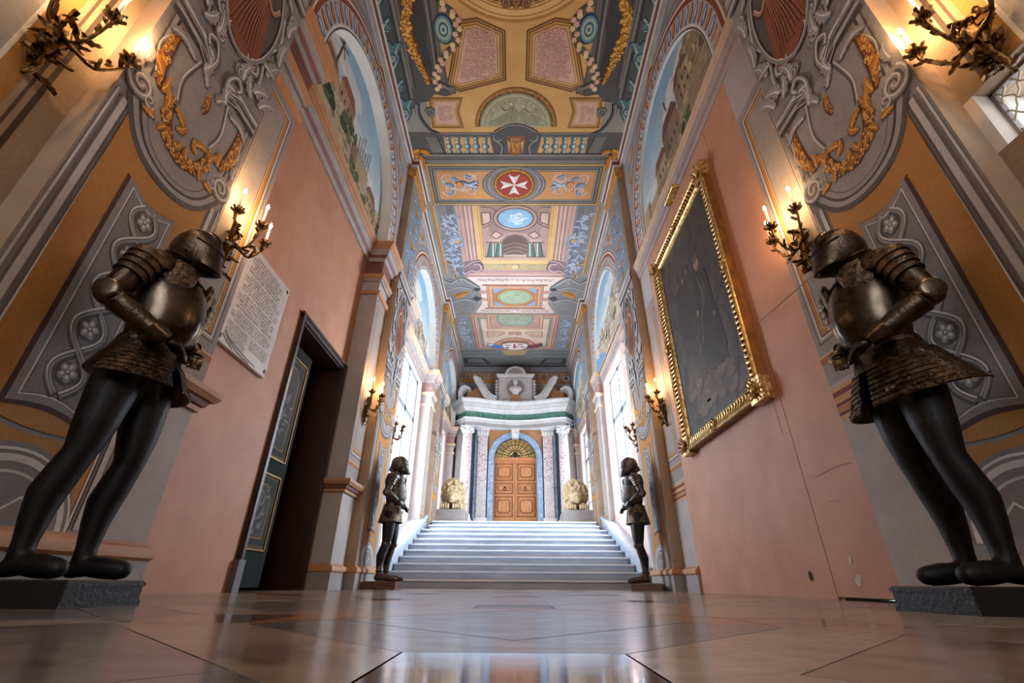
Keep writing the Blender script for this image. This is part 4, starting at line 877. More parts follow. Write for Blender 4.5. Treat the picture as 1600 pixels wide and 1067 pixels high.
        # lower cartouche volutes
        p.poly(catmull([(-1.42, 10.05), (-1.0, 10.0), (-.9, 10.2), (-.95, 10.45), (-1.15, 10.55), (-1.45, 10.7), (-1.45, 10.3), (-1.42, 10.05)], 4)[:-1], '#94787a', 5)
        p.cord([(-1.44, 10.62), (-1.25, 10.45), (-1.1, 10.5), (-.96, 10.38), (-1.0, 10.18), (-1.15, 10.16)], .07, ('#6b5256', '#a88a8a', '#dcc4bc'), 6, 6); p.cord([(-1.42, 10.3), (-1.2, 10.08), (-.98, 10.02)], .05, ('#6b5256', '#a88a8a', '#dcc4bc'), 6.4, 6)
        # corner consoles of bay 2/3
        con = [(-2.2, 10.75), (-1.9, 10.85), (-1.55, 10.75), (-1.25, 11.0), (-1.08, 11.25), (-1.14, 11.42), (-1.12, 11.6), (-1.02, 11.85), (-1.2, 12.1), (-1.3, 12.5), (-1.5, 12.9), (-2.0, 12.9), (-2.0, 12.0), (-2.2, 11.9)]
        p.poly(con, '#8c8986', 5); DK = ('#5a5858', '#989590', '#c8c3bb')
        p.cord([(-2.15, 10.95), (-1.9, 11.1), (-1.6, 10.85), (-1.35, 11.05), (-1.12, 11.3)], .07, DK, 6, 6); p.cord([(-2.1, 11.5), (-1.7, 11.3), (-1.3, 11.4)], .05, DK, 6.4, 5); p.volute(-1.62, 10.98, .12, 2, 1.5, .04, DK, 7)
        p.poly([(-1.95, 11.7), (-1.5, 11.45), (-1.4, 11.6), (-1.8, 11.95)], '#c08850', 6.6); p.garland([(-1.9, 11.8), (-1.65, 11.62), (-1.45, 11.58)], .06, GARL, 7.4, 22)
        p.cord([(-2.0, 12.15), (-1.6, 11.95), (-1.25, 12.1)], .07, DK, 7, 5); p.poly([(-1.2, 11.3), (-1.04, 11.36), (-1.14, 11.5), (-1.3, 11.44)], '#4b4b4e', 7.6); p.poly([(-1.22, 11.75), (-1.02, 11.9), (-1.2, 12.05), (-1.36, 11.9)], '#4b4b4e', 7.6)
        p.cord([(-2.0, 12.8), (-1.7, 12.5), (-1.4, 12.4)], .04, DK, 7, 5)
        p.volute(-.98, 11.55, .10, 0, 1.4, .024, PKF, 6); p.volute(-.98, 11.95, .10, 2, -1.4, .024, PKF, 6)
    p.both(q2)
    p.rect(-1.0, 9.98, 1.0, 10.14, '#e2b880', 4.4); p.rect(-.92, 10.14, .92, 10.42, '#c6a97a', 4.4); p.rect(-.9, 10.17, .9, 10.18, '#7d6c50', 5); p.rect(-.9, 10.38, .9, 10.39, '#7d6c50', 5)
    p.filigree(-.86, 10.16, -.2, 10.4, ('#7a6c4c', '#a8a078', '#dcd4ac'), 16, .014, .06, 5.4); p.filigree(.2, 10.16, .86, 10.4, ('#7a6c4c', '#a8a078', '#dcd4ac'), 16, .014, .06, 5.4); p.rosette(0, 10.28, .12, ('#8a704c', '#c4a87c', '#ead8ac'), 8, 6)
    p.rect(-1.3, 10.46, 1.3, 10.54, '#b08e90', 5); p.rect(-1.4, 10.58, 1.4, 10.7, '#cfa698', 5); p.rect(-1.45, 10.72, 1.45, 10.75, '#8e6f68', 5.4)
    # pale field of bay 2/3
    p.poly([(-1.42, 10.76), (1.42, 10.76), (1.05, 11.3), (1.05, 12.2), (1.3, 12.76), (-1.3, 12.76), (-1.05, 12.2), (-1.05, 11.3)], '#e8cdc0', 3)
    for y in (10.94, 12.66):
        p.rect(-1.15, y-.07, 1.15, y+.07, '#dcc0b2', 4); p.rect(-1.15, y-.085, 1.15, y-.07, '#9c7c70', 4.4); p.rect(-1.15, y+.07, 1.15, y+.08, '#f4e4d8', 4.4)
        for sg in (-1, 1):
            for k in range(7): p.leaf(sg*(.2+.13*k), y, (0 if sg > 0 else pi)+.3*(-1)**k, .13, .07, ('#8a6c64', '#b49488', '#dcc4b8'), 5)
        p.rosette(0, y, .08, ('#a88478', '#e6ccc0', '#f8ece4'), 6, 6)
    p.rect(-.98, 11.14, .98, 11.22, '#a06c50', 6); p.rect(-.98, 12.44, .98, 12.52, '#9a6e58', 6)
    p.nest([(-.88, 11.18), (.88, 11.18), (.88, 12.48), (-.88, 12.48)], [(0, '#a5775c'), (.03, '#caa088'), (.07, '#8f6650'), (.09, '#d8a888'), (.16, '#b98058')], 5)
    for su in (-1, 1):
        for sv in (-1, 1): p.poly([(su*.66, 11.83+sv*.47), (su*.34, 11.83+sv*.47), (su*.5, 11.83+sv*.34), (su*.66, 11.83+sv*.2)], '#8ea6c4', 8)
    p.ell(0, 11.83, .58, .44, '#8f6244', 8.6, 44); p.ell(0, 11.83, .55, .41, '#d8ba78', 9, 44); p.ell(0, 11.83, .52, .38, '#7f8f74', 9.4, 44); p.ell(0, 11.83, .48, .345, '#a9b596', 9.8, 44)
    for k in range(22): p.leaf(p.rnd.uniform(-.36, .36), 11.83+p.rnd.uniform(-.2, .2), p.rnd.uniform(0, 6.3), .13, .06, ('#6f7c64', '#94a284', '#c8d0b4'), 10.4)
    # bay 3 -----------------------------------------------------------
    p.nest([(-1.52, 12.82), (1.52, 12.82), (1.46, 15.42), (-1.46, 15.42)], [(0, '#a87c6c'), (.05, '#cf9c84'), (.10, '#8a6258'), (.13, '#d4b0a0'), (.18, '#b89888'), (.26, '#8c9484'), (.33, '#e2c4ac')], 3)
    p.nest([(-.98, 12.84), (.98, 12.84), (.98, 13.85), (-.98, 13.85)], [(0, '#b58a6e'), (.05, '#d6b094'), (.12, '#8e6a5c'), (.14, '#c49c88')], 6)
    p.poly([(-.62, 12.88), (.62, 12.88), (.62, 13.35), (.45, 13.6), (-.45, 13.6), (-.62, 13.35)], '#8f9a88', 8); p.poly([(-.55, 12.9), (.55, 12.9), (.55, 13.3), (.4, 13.52), (-.4, 13.52), (-.55, 13.3)], '#a6ae98', 8.5)
    for k in range(14): p.leaf(p.rnd.uniform(-.4, .4), p.rnd.uniform(12.98, 13.35), p.rnd.uniform(0, 6.3), .15, .08, ('#6f7c68', '#8e9c84', '#c8d0b8'), 9)
    for sg in (-1, 1):
        P = [(sg*1.0, 14.0), (sg*.4, 14.0), (sg*.34, 14.12), (sg*.62, 14.4), (sg*1.0, 14.45)]; p.poly(P, '#7f8c7a', 8); p.poly(inset(P, .035), '#d8b49c', 8.5)
        for k in range(7): p.leaf(sg*(.5+.06*k), 14.1+.04*k, p.rnd.uniform(0, 6), .12, .06, PKF, 9)
    p.volute(-.12, 14.15, .13, 0, 1.3, .03, PKF, 8); p.volute(.12, 14.15, .13, pi, -1.3, .03, PKF, 8); p.rosette(0, 14.12, .08, PKF, 5, 10)
    p.ell(0, 15.3, .85, .85, '#8f6c60', 8, 40, 0, pi, 2*pi); p.ell(0, 15.3, .80, .80, '#cf9f84', 8.4, 40, 0, pi, 2*pi); p.ell(0, 15.3, .66, .66, '#b58a70', 8.8, 40, 0, pi, 2*pi)
    for k in range(12): a = pi+pi*(k+.5)/12; p.stroke([(.35*cos(a), 15.3+.35*sin(a)), (.64*cos(a), 15.3+.64*sin(a))], .03, '#8f6250', 9.4)
    p.poly(catmull([(-.45, 15.06), (-.75, 15.0), (-1.02, 14.9), (-1.0, 15.15), (-.7, 15.32), (-.45, 15.3), (-.45, 15.06)], 3)[:-1], '#5b80b0', 10); p.poly([(-.98, 14.95), (-.8, 15.02), (-.85, 15.1), (-1.0, 15.08)], '#e8e4dc', 10.6)
    p.poly(catmull([(.45, 15.06), (.75, 14.96), (1.0, 14.86), (1.02, 15.12), (.7, 15.3), (.45, 15.3), (.45, 15.06)], 3)[:-1], '#6a4a60', 10); p.poly([(.6, 15.05), (.85, 14.95), (.9, 15.05), (.65, 15.2)], '#a8504a', 10.6)
    p.poly(catmull([(-.46, 14.98), (-.2, 14.88), (.2, 14.88), (.46, 14.98), (.44, 15.2), (.2, 15.4), (-.2, 15.4), (-.44, 15.2), (-.46, 14.98)], 4)[:-1], '#efe8e0', 11)
    for a in ((-.34, 15.02, -.16, 15.08), (.1, 14.95, .3, 15.02), (-.08, 15.16, .14, 15.22), (-.34, 15.2, -.22, 15.3), (.22, 15.14, .36, 15.22), (-.05, 14.95, .02, 15.3)): p.rect(*a, '#b8463c', 12)
    for k in range(9): p.leaf(-.4+.1*k, 14.86, -pi/2+.12*(k-4), .16, .08, ('#5c3030', '#9a5044', '#c88c78'), 11.6)
    def q3():
        p.rect(-1.98, 13.0, -1.55, 15.4, '#8f8f94', 2); p.rect(-2.06, 12.95, -2.0, 15.4, '#b07c48', 3)
        for k in range(50): p.leaf(-1.78+p.rnd.uniform(-.16, .14), 13.2+p.rnd.uniform(0, 2.0), p.rnd.uniform(0, 6.28), .17, .10, BG2, 5)
        p.filigree(-1.95, 13.2, -1.6, 15.2, BG, 14, .02, .08, 5)
        p.poly([(-2.2, 15.4), (-.5, 15.4), (-.3, 15.9), (-.6, 16.2), (-.7, 16.8), (-2.2, 16.8)], '#868884', 9); 
        for k, c_ in enumerate(('#4a4c4c', '#8d8f8a', '#5a5c5a', '#9a9a92')): p.stroke([(-2.2, 15.55+.13*k), (-.75, 15.55+.13*k), (-.5, 15.7+.13*k)], .03, c_, 10)
        p.poly([(-2.05, 16.15), (-1.2, 16.15), (-1.0, 16.7), (-2.05, 16.7)], '#4c4e4e', 10.5); p.poly([(-1.9, 16.25), (-1.3, 16.25), (-1.15, 16.6), (-1.9, 16.6)], '#828480', 11); p.volute(-.75, 16.3, .14, 1, 1.4, .04, ('#4a4a4a', '#84847e', '#b4b2a6'), 11)
    p.rect(-2.2, 15.4, 2.2, 16.95, '#7d7f7a', 8.6); p.both(q3); p.poly([(-.5, 15.45), (.5, 15.45), (.35, 15.9), (-.35, 15.9)], '#b89a70', 9.4)
    p.rect(-2.2, 16.85, 2.2, 16.97, '#4c4c4c', 11)
    me = p.mesh('ceiling_fresco', CEILP)
    for v in me.vertices: v.co = Vector((v.co[1], v.co[2], -v.co[0]))
    return me
GL = ['I', 'V', 'L', 'T', 'E', 'A', 'M', 'N', 'H', 'X', 'F', 'P', 'R', 'C', 'S', 'O']
STRK = {'I': [((.5, 0), (.5, 1))], 'V': [((.1, 1), (.5, 0), (.9, 1))], 'L': [((.2, 1), (.2, 0), (.8, 0))], 'T': [((.5, 0), (.5, 1)), ((.1, 1), (.9, 1))], 'E': [((.8, 1), (.2, 1), (.2, 0), (.8, 0)), ((.2, .5), (.7, .5))],
        'A': [((.1, 0), (.5, 1), (.9, 0)), ((.3, .4), (.7, .4))], 'M': [((.1, 0), (.2, 1), (.5, .3), (.8, 1), (.9, 0))], 'N': [((.15, 0), (.15, 1), (.85, 0), (.85, 1))], 'H': [((.2, 0), (.2, 1)), ((.8, 0), (.8, 1)), ((.2, .5), (.8, .5))],
        'X': [((.1, 0), (.9, 1)), ((.1, 1), (.9, 0))], 'F': [((.2, 0), (.2, 1), (.8, 1)), ((.2, .5), (.7, .5))], 'P': [((.2, 0), (.2, 1), (.8, .9), (.8, .6), (.2, .5))], 'R': [((.2, 0), (.2, 1), (.8, .9), (.8, .6), (.2, .5), (.85, 0))],
        'C': [((.85, .85), (.5, 1), (.15, .6), (.15, .4), (.5, 0), (.85, .15))], 'S': [((.8, .9), (.4, 1), (.2, .7), (.8, .35), (.6, 0), (.2, .1))], 'O': [((.5, 1), (.15, .6), (.15, .4), (.5, 0), (.85, .4), (.85, .6), (.5, 1))]}
def glyph(p, ch, u, v, w_, h2, col, lay, th=.13, f=None):
    for st in STRK[ch]:
        p.stroke([(f or (lambda a, b: (a, b)))(u+a*w_, v+b*h2) for a, b in st], th*w_*1.4, col, lay)
def glyph_arc(p, cu, cv, r, a0, a1, n, col, lay, sz):
    R = random.Random(4)
    for i in range(n):
        if R.random() < .12: continue
        a = a0+(a1-a0)*(i+.5)/n; ch = R.choice(GL); t = (cos(a+pi/2), sin(a+pi/2)); q = (cos(a), sin(a))
        p_ = lambda x, y: (cu+q[0]*(r-(y-.5)*sz)*1+t[0]*(x-.5)*sz*.8, cv+q[1]*(r-(y-.5)*sz)+t[1]*(x-.5)*sz*.8)
        for st in STRK[ch]: p.stroke([p_(x, y) for x, y in st], sz*.14, col, lay)
link('ceiling_fresco', ceiling_fresco(), cl, (0, 0, 8.0005))

# ------------------------------------------------------------------ windows
def window(idx, s, y0, y1, z0, z1, xg):
    wd = empty('window_%d' % idx, (0, 0, 0), kind='structure'); x0, x1 = s*(xg-.03), s*(xg+.03)
    m = MB(); m.box(x0, x1, y0, y0+.07, z0, z1); m.box(x0, x1, y1-.07, y1, z0, z1); m.box(x0, x1, y0, y1, z0, z0+.07); m.box(x0, x1, y0, y1, z1-.07, z1)
    yc = (y0+y1)/2; m.box(x0, x1, yc-.06, yc+.06, z0, z1); zt = z0+(z1-z0)*.68; m.box(x0, x1, y0, y1, zt-.06, zt+.06)
    m.build('window_frame', WFRAME, wd)
    zs = [z0+.07+(zt-.06-z0-.07)*i/3 for i in range(4)]; zz = [zt+.06, (zt+z1)/2, z1-.07]
    for a, b in ((y0+.07, yc-.06), (yc+.06, y1-.07)):
        for seq in (zs, zz):
            for i, (c, d) in enumerate(zip(seq, seq[1:])):
                if i: MB().box(s*(xg-.015), s*(xg+.015), a, b, c-.014, c+.014).build('glazing_bar', WFRAME, wd)
                MB().box(s*(xg-.004), s*(xg+.004), a, b, c+(.014 if i else 0), d-.014).build('pane', GLASS, wd)
    return wd
window(1, -1, 9.2, 11.1, 1.45, 4.8, 2.62); window(2, 1, 9.2, 11.1, 1.45, 4.8, 2.56); window(3, -1, 14.05, 16.05, 1.75, 4.85, 2.66); window(4, 1, 14.05, 16.05, 1.75, 4.85, 2.56)
w5 = empty('window_5', kind='structure')
lat = MB(); y0, y1, z0, z1 = .80, 1.40, 1.87, 2.22
for k in range(-3, 12):
    a = y0+k*.075
    for sg in (1, -1):
        pts = []
        for t in range(13):
            z = z0+(z1-z0)*t/12; y = (a+(z-z0)*.62*1.0) if sg > 0 else (y1+y0-a-(z-z0)*.62)
            if y0 <= y <= y1: pts.append((2.345, y+.006*sin(t*2.6), z))
        if len(pts) > 1: lat.tube(pts, .0048, 6)
lat.build('lattice_grille', LATT, w5, smooth=60)
f5 = MB(); f5.box(2.33, 2.36, y0, y0+.015, z0, z1); f5.box(2.33, 2.36, y1-.015, y1, z0, z1); f5.box(2.33, 2.36, y0, y1, z0, z0+.015); f5.box(2.33, 2.36, y0, y1, z1-.015, z1); f5.build('window_frame', STONE, w5)
MB().box(2.395, 2.40, y0, y1, z0, z1).build('pane', GLASS, w5)
w6 = empty('window_6', kind='structure'); m = MB()  # unseen window added behind the camera to go with the fill light
for x in (-1.7, -.6, .5, 1.6): m.box(x, x+.1, -4.45, -4.38, 1.9, 6.5)
for z in (1.9, 3.4, 4.9, 6.4): m.box(-1.7, 1.7, -4.45, -4.38, z, z+.1)
m.build('window_frame', WFRAME, w6); MB().box(-1.7, 1.7, -4.425, -4.415, 1.9, 6.5).build('pane', GLASS, w6)

# ------------------------------------------------------------------ door in the left wall: dark frame, passage, one painted leaf
d1 = empty('door_1', kind='structure')
PY0, PY1, PZ = 4.60, 6.03, 2.84
m = MB()
for a, b, o in ((4.53, 4.61, .03), (4.545, 4.60, .045), (6.02, 6.08, .03), (6.03, 6.07, .045)): m.box(-W0+.0, -W0+o, a, b, 0, 2.9)
m.box(-W0, -W0+.03, 4.53, 6.08, 2.83, 2.90); m.box(-W0, -W0+.05, 4.52, 6.09, 2.885, 2.915)
m.box(-W0-.47, -W0, PY0-.002, PY0+.03, 0, PZ); m.box(-W0-.47, -W0, PY1-.03, PY1+.002, 0, PZ); m.box(-W0-.47, -W0, PY0, PY1, PZ-.03, PZ+.002)
m.build('door_frame', DARKW, d1, bevel=.004)
m = MB(); m.box(-W0-.0, -W0+.055, 4.51, 4.62, 0, .26); m.build('frame_base', PEDG, d1)
m = MB()
m.box(-5.4, -5.3, 4.2, 6.4, 0, 3.0); m.box(-5.4, -3.0, 4.2, 4.3, 0, 3.0); m.box(-5.4, -3.0, 6.3, 6.4, 0, 3.0); m.box(-5.4, -3.0, 4.2, 6.4, 2.95, 3.05); m.box(-5.4, -W0, 4.2, 6.4, -.1, -.001)
m.build('passage', BLACKV, d1)
# the painted leaf, shut, filling the near half of the opening
lf = empty('leaf', (-2.74, 0, 0)); lf.parent = d1
MB().box(-.05, 0, 4.64, 5.50, .03, 2.72).build('door_leaf', GREEND, d1, loc=(-2.74, 0, 0))
bpy.data.objects.remove(lf)
p = Paint()
for (a, b, c, d) in ((4.74, .38, 5.40, 1.14), (4.74, 1.32, 5.40, 2.55)):
    p.nest([(a, b), (c, b), (c, d), (a, d)], [(0, '#20281f'), (.012, '#5c4422'), (.022, '#8a6a34'), (.034, '#5c4a28'), (.045, '#2c382f')], 1)
    q = inset([(a, b), (c, b), (c, d), (a, d)], .10); t = .09
    P = [(q[0][0], q[0][1]), (q[1][0], q[1][1]), (q[2][0], q[2][1]-t*1.6), (q[2][0]-t*1.4, q[2][1]), (q[3][0]+t*1.4, q[3][1]), (q[3][0], q[3][1]-t*1.6)]
    p.nest(P, [(0, '#8a6630'), (.012, '#c49a4c'), (.022, '#1f2620'), (.03, '#75706a'), (.04, '#5d5955')], 4)
    for k in range(26): p.leaf(p.rnd.uniform(a+.2, c-.2), p.rnd.uniform(b+.18, d-.18), p.rnd.uniform(0, 6.3), .1, .05, ('#4a4743', '#8a857c', '#b4aea2'), 7)
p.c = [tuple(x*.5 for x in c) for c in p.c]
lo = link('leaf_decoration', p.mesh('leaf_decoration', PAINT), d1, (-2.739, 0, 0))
m = MB()
for (a, b, c, d) in ((4.74, .38, 5.40, 1.14), (4.74, 1.32, 5.40, 2.55)):
    for r in (0,): m.box(-2.74, -2.722, a, c, b-.012, b+.012); m.box(-2.74, -2.722, a, c, d-.012, d+.012); m.box(-2.74, -2.722, a-.012, a+.012, b, d); m.box(-2.74, -2.722, c-.012, c+.012, b, d)
m.build('gilt_moulding', GILT2, d1, bevel=.004)

# ------------------------------------------------------------------ staircase
NS, RISE, RUN, Y0S = 11, .1315, .38, 8.28
ztop = NS*RISE
st = thing('staircase', 'broad flight of worn pale marble steps climbing to the columned portal', 'staircase')
rs = random.Random(5)
for i in range(NS):
    z = RISE*(i+1); y = Y0S+RUN*i; hw = 2.16 if i < 9 else 2.05
    yb = y+RUN+.04 if i < NS-1 else 12.5
    sp_ = MB(); cuts = [-hw]+sorted(rs.uniform(-hw*.8, hw*.8) for _ in range(2))+[hw]
    prof = [(y, z-RISE+.0), (y, z-.045), (y-.008, z-.04), (y-.032, z-.034), (y-.04, z-.022), (y-.04, z-.008), (y-.034, z), (yb, z), (yb, z-RISE)]
    n0 = 0
    for a, b in zip(cuts, cuts[1:]):
        sp_.prism(prof, 'x', a+.0008, b-.0008)
    so = sp_.build('step', STEPM, st, smooth=40)
    nb = MB()
    for a, b in zip(cuts, cuts[1:]): nb.prism([(y-.03, z-.020), (y-.0425, z-.018), (y-.0425, z-.007), (y-.036, z+.0015), (y+.03, z+.0015), (y+.03, z-.01)], 'x', a+.001, b-.001)
    nb.build('nosing', NOSEM, so, smooth=40)
landing = MB(); landing.box(-2.2, 2.2, 12.45, 15.2, 0, ztop-.001); landing.build('landing', STEPM, st)
for k in range(3):
    MB().box(-2.2, 2.2, 15.1+.3*k, 17.0 if k == 2 else 15.45+.3*k, .2, ztop+.135*(k+1)).build('step', STEPM, st)
ZP = ztop+.135*3
for s in (-1, 1):     # sloping strings that flank the flight
    xo = W0 if s < 0 else 2.4
    MB().prism([(8.25, 0), (12.9, 0), (12.9, ztop+.25), (12.5, ztop+.25), (8.25, .26)], 'x', s*2.17, s*(xo+.02)).build('string_wall', STRM, walls[s])
    MB().prism([(8.2, .24), (12.5, ztop+.23), (12.9, ztop+.23), (12.9, ztop+.31), (12.48, ztop+.31), (8.2, .32)], 'x', s*2.15, s*(xo+.02)).build('string_coping', STEPM, walls[s], bevel=.008)

# ------------------------------------------------------------------ back wall decoration
p = Paint()
p.rect(-2.24, 1.4, 2.24, 7.98, '#96969e', 0)
p.rect(-2.24, 7.42, 2.24, 7.74, '#b59a80', 1); p.rect(-2.24, 7.28, 2.24, 7.42, '#d08a3e', 1); p.rect(-2.24, 7.40, 2.24, 7.425, '#8a5020', 2); p.rect(-2.24, 7.27, 2.24, 7.29, '#7a4a20', 2); p.rect(-2.24, 7.72, 2.24, 7.76, '#8a5a34', 2)
for k in range(15):
    u = -2.12+.30*k
    if k % 3 == 2: p.rosette(u, 7.56, .1, BRW, 5, 3)
    else:
        for q, ch in enumerate(('E', 'T')[:2] if k % 2 else ('T', 'E')): glyph(p, ch, u-.13+.13*q, 7.47, .11, .18, '#8a5230', 3, .2)
p.rect(-2.24, 7.1, 2.24, 7.27, '#aaa29c', 1); p.rect(-2.24, 7.1, 2.24, 7.115, '#6c6460', 2)
def sd(): p.nest([(-2.1, 5.2), (-.95, 5.2), (-.95, 7.0), (-2.1, 7.0)], [(0, '#7a5230'), (.03, '#c48840'), (.09, '#6f5a48'), (.11, '#a89c90')], 2)
p.both(sd)
for sg in (-1, 1): p.rect(min(sg*2.24, sg*2.02), 1.4, max(sg*2.24, sg*2.02), 5.2, '#8d8f9c', 2)
me = p.mesh('back_fresco', PAINT)
for v in me.vertices: v.co = Vector((v.co[1], -v.co[0], v.co[2]))
link('fresco', me, bk, (0, 16.998, 0))
wr = MB(); wr.tube([(.11*cos(2*pi*i/24), 0, .11*sin(2*pi*i/24)) for i in range(25)], [.028+.006*(i % 2) for i in range(25)], 8, cap=False)
setp(wr.build('wall_ring', WMARB, None, smooth=60, loc=(2.11, 16.95, 7.45)), label='small white ring hanging high on the back wall right of the portal', category='wreath')

# ------------------------------------------------------------------ portal
po = thing('portal', 'white marble portal with pink columns, green frieze and broken pediment', 'portal', (0.03, 0, 0))
YP = 16.62
YF = YP+.38-.02
for s in (-1, 1):
    # pedestal blocks, inner pilaster, outer column
    MB().box(s*.98, s*1.44, YP-.06, YF, ZP, ZP+.22).build('pilaster_base', WMARB, po, bevel=.01)
    MB().box(s*1.03, s*1.39, YP, YF, ZP+.22, 4.97).build('pilaster', PINKM, po, bevel=.01)
    m = MB()
    for k in range(7): m.box(s*(1.06+.045*k), s*(1.06+.045*k+.022), YP-.012, YP+.01, ZP+.3, 3.3)
    m.build('fluting', WMARB, po)
    m = MB(); m.box(s*.99, s*1.43, YP-.05, YF, 4.97, 5.02); m.box(s*1.0, s*1.42, YP-.03, YF, 5.02, 5.16); m.box(s*.96, s*1.46, YP-.09, YF, 5.16, 5.21)
    for k in range(4): m.ell((s*(1.04+.115*k), YP-.06, 5.08), (.055, .05, .07), 10, 6)
    m.build('pilaster_capital', WMARB, po, smooth=40)
    MB().box(s*1.42, s*1.62, YP+.12, YF, ZP, 5.2).build('dark_niche', DARKV, po)
    MB().box(s*1.36, s*1.50, YP+.06, YF, ZP, 5.2).build('blue_jamb', BLUEM, po)
    cx, cy = s*1.77, YP-.30
    MB().box(cx-.26, cx+.26, cy-.26, YF, ZP, ZP+.16).build('column_plinth', WMARB, po, bevel=.01)
    m = MB(); m.lathe([(.235, ZP+.16), (.25, ZP+.18), (.25, ZP+.22), (.225, ZP+.245), (.24, ZP+.27), (.225, ZP+.30), (.2, ZP+.31)], (cx, cy, 0), 28); m.build('column_base', WMARB, po, smooth=50)
    m = MB(); m.lathe([(.19*(1-.10*t**1.6), ZP+.30+(4.97-ZP-.30)*t) for t in [i/12 for i in range(13)]], (cx, cy, 0), 30); m.build('column_shaft', PINKM, po, smooth=60)
    m = MB(); m.lathe([(.17, 4.95), (.19, 4.98), (.18, 5.0), (.18, 5.04), (.22, 5.16), (.2, 5.17)], (cx, cy, 0), 24)
    m.box(cx-.24, cx+.24, cy-.24, cy+.24, 5.16, 5.21)
    for a in range(8):
        t = a*pi/4+pi/8; m.ell((cx+.19*cos(t), cy+.19*sin(t), 5.04), (.05, .05, .055), 8, 6)
    for a in range(4):
        t = a*pi/2+pi/4; q = [(cx+(.20+.07*(1-k/14))*cos(t)+0*k, cy+(.20+.07*(1-k/14))*sin(t), 5.10+.05*sin(k*.9)*(1-k/16)) for k in range(15)]
        m.ell((cx+.25*cos(t), cy+.25*sin(t), 5.10), (.075, .075, .07), 10, 8)
    m.build('column_capital', WMARB, po, smooth=50)
    MB().box(s*1.62, s*2.2, YP+.05, YF, ZP, 5.2).build('side_wall', GREYM, po)
    # spandrel
    n = 16; P = [(s*1.0, 5.2), (s*.0, 5.2)]+[(s*.99*sin(pi/2*i/n), 4.13+.99*cos(pi/2*i/n)) for i in range(n+1)]
    MB().prism(P, 'y', YP+.09, YF).build('spandrel', OCHREM, po)
    MB().box(s*.79, s*.99, YP+.02, YF, ZP, 4.13).build('door_jamb', BLUEM, po, bevel=.012)
m = MB(); n = 28; ao = [(.99*cos(pi*i/n), 4.13+.99*sin(pi*i/n)) for i in range(n+1)]; ai = [(.79*cos(pi*i/n), 4.13+.79*sin(pi*i/n)) for i in range(n+1)]
m.prism(ao+ai[::-1], 'y', YP+.02, YF); m.build('arch_ring', BLUEM, po, smooth=30)
m = MB(); m.prism([(-.12, 4.86), (.12, 4.86), (.17, 5.36), (-.17, 5.36)], 'y', YP-.13, YP+.1); m.box(-.2, .2, YP-.17, YP+.1, 5.34, 5.42); m.ell((0, YP-.14, 5.0), (.07, .04, .09), 10, 8); m.build('keystone', WMARB, po, bevel=.008)
path = [(-2.24, YF), (-2.24, YP+.02), (-1.84, YP-.56), (-1.48, YP-.50)]+[(-1.48+2.96*i/12, YP-.50+.36*sin(pi*i/12)) for i in range(1, 12)]+[(1.48, YP-.50), (1.84, YP-.56), (2.24, YP+.02), (2.24, YF)]
def ent(name, o0, z0, z1, m_, o1=None):
    o1 = o0 if o1 is None else o1; lo = [(x, y) for x, y in path]
    # outward is towards the hall (-y): right of travel, so use negative offsets
    MB().sweep(path[1:-1], [(.12, z0), (-o0, z0), (-o1, z1), (.12, z1)]).build(name, m_, po, smooth=25)
    MB().prism([(x, y+.0) for x, y in path]+[], 'z', z0+.002, z1-.002).build(name+'_core', m_, po)
ent('architrave', .0, 5.21, 5.34, WMARB); ent('architrave', .03, 5.345, 5.45, WMARB); ent('architrave', .06, 5.455, 5.50, WMARB, .09)
ent('frieze', 0.01, 5.50, 5.745, GREENM); ent('cornice', .05, 5.745, 5.80, WMARB, .08); ent('cornice', .09, 5.805, 5.88, WMARB, .15); ent('cornice', .20, 5.89, 6.02, WMARB, .22); ent('cornice', .24, 6.03, 6.12, WMARB, .31); ent('cornice', .32, 6.125, 6.17, WMARB, .32)
# pediment scrolls and curled ends
for s in (-1, 1):
    top = catmull([(.72, 6.28), (.95, 6.42), (1.15, 6.72), (1.32, 7.0), (1.52, 7.14), (1.62, 7.10)], 6); bot = catmull([(1.56, 6.90), (1.48, 6.80), (1.38, 6.62), (1.24, 6.36), (1.05, 6.20), (.80, 6.16)], 6)
    MB().prism([(s*x, z) for x, z in top+bot], 'y', YP-.52, YP-.1).build('pediment_scroll', WMARB, po, smooth=30, bevel=.012)
    MB().prism([(s*x, z+.03) for x, z in top]+[(s*x, z-.02) for x, z in top[::-1]], 'y', YP-.60, YP-.08).build('pediment_moulding', WMARB, po, smooth=30)
    MB().prism([(s*x, z) for x, z in ((1.0, 6.2), (1.9, 6.2), (1.86, 6.6), (1.6, 6.7), (1.5, 6.9), (1.3, 6.8), (1.15, 6.5))], 'y', YP-.3, YF).build('pediment_panel', OCHREM, po)
    m = MB(); c = (2.0, 6.50)
    m.prism([(s*x, z) for x, z in catmull([(2.16, 6.2), (2.18, 6.45), (2.12, 6.66), (1.95, 6.76), (1.78, 6.70), (1.70, 6.62)], 6)+catmull([(1.76, 6.60), (1.86, 6.62), (1.96, 6.60), (2.02, 6.48), (2.0, 6.2)], 6)], 'y', YP-.62, YP-.15)
    m.build('curled_end', WMARB, po, smooth=30, bevel=.012)
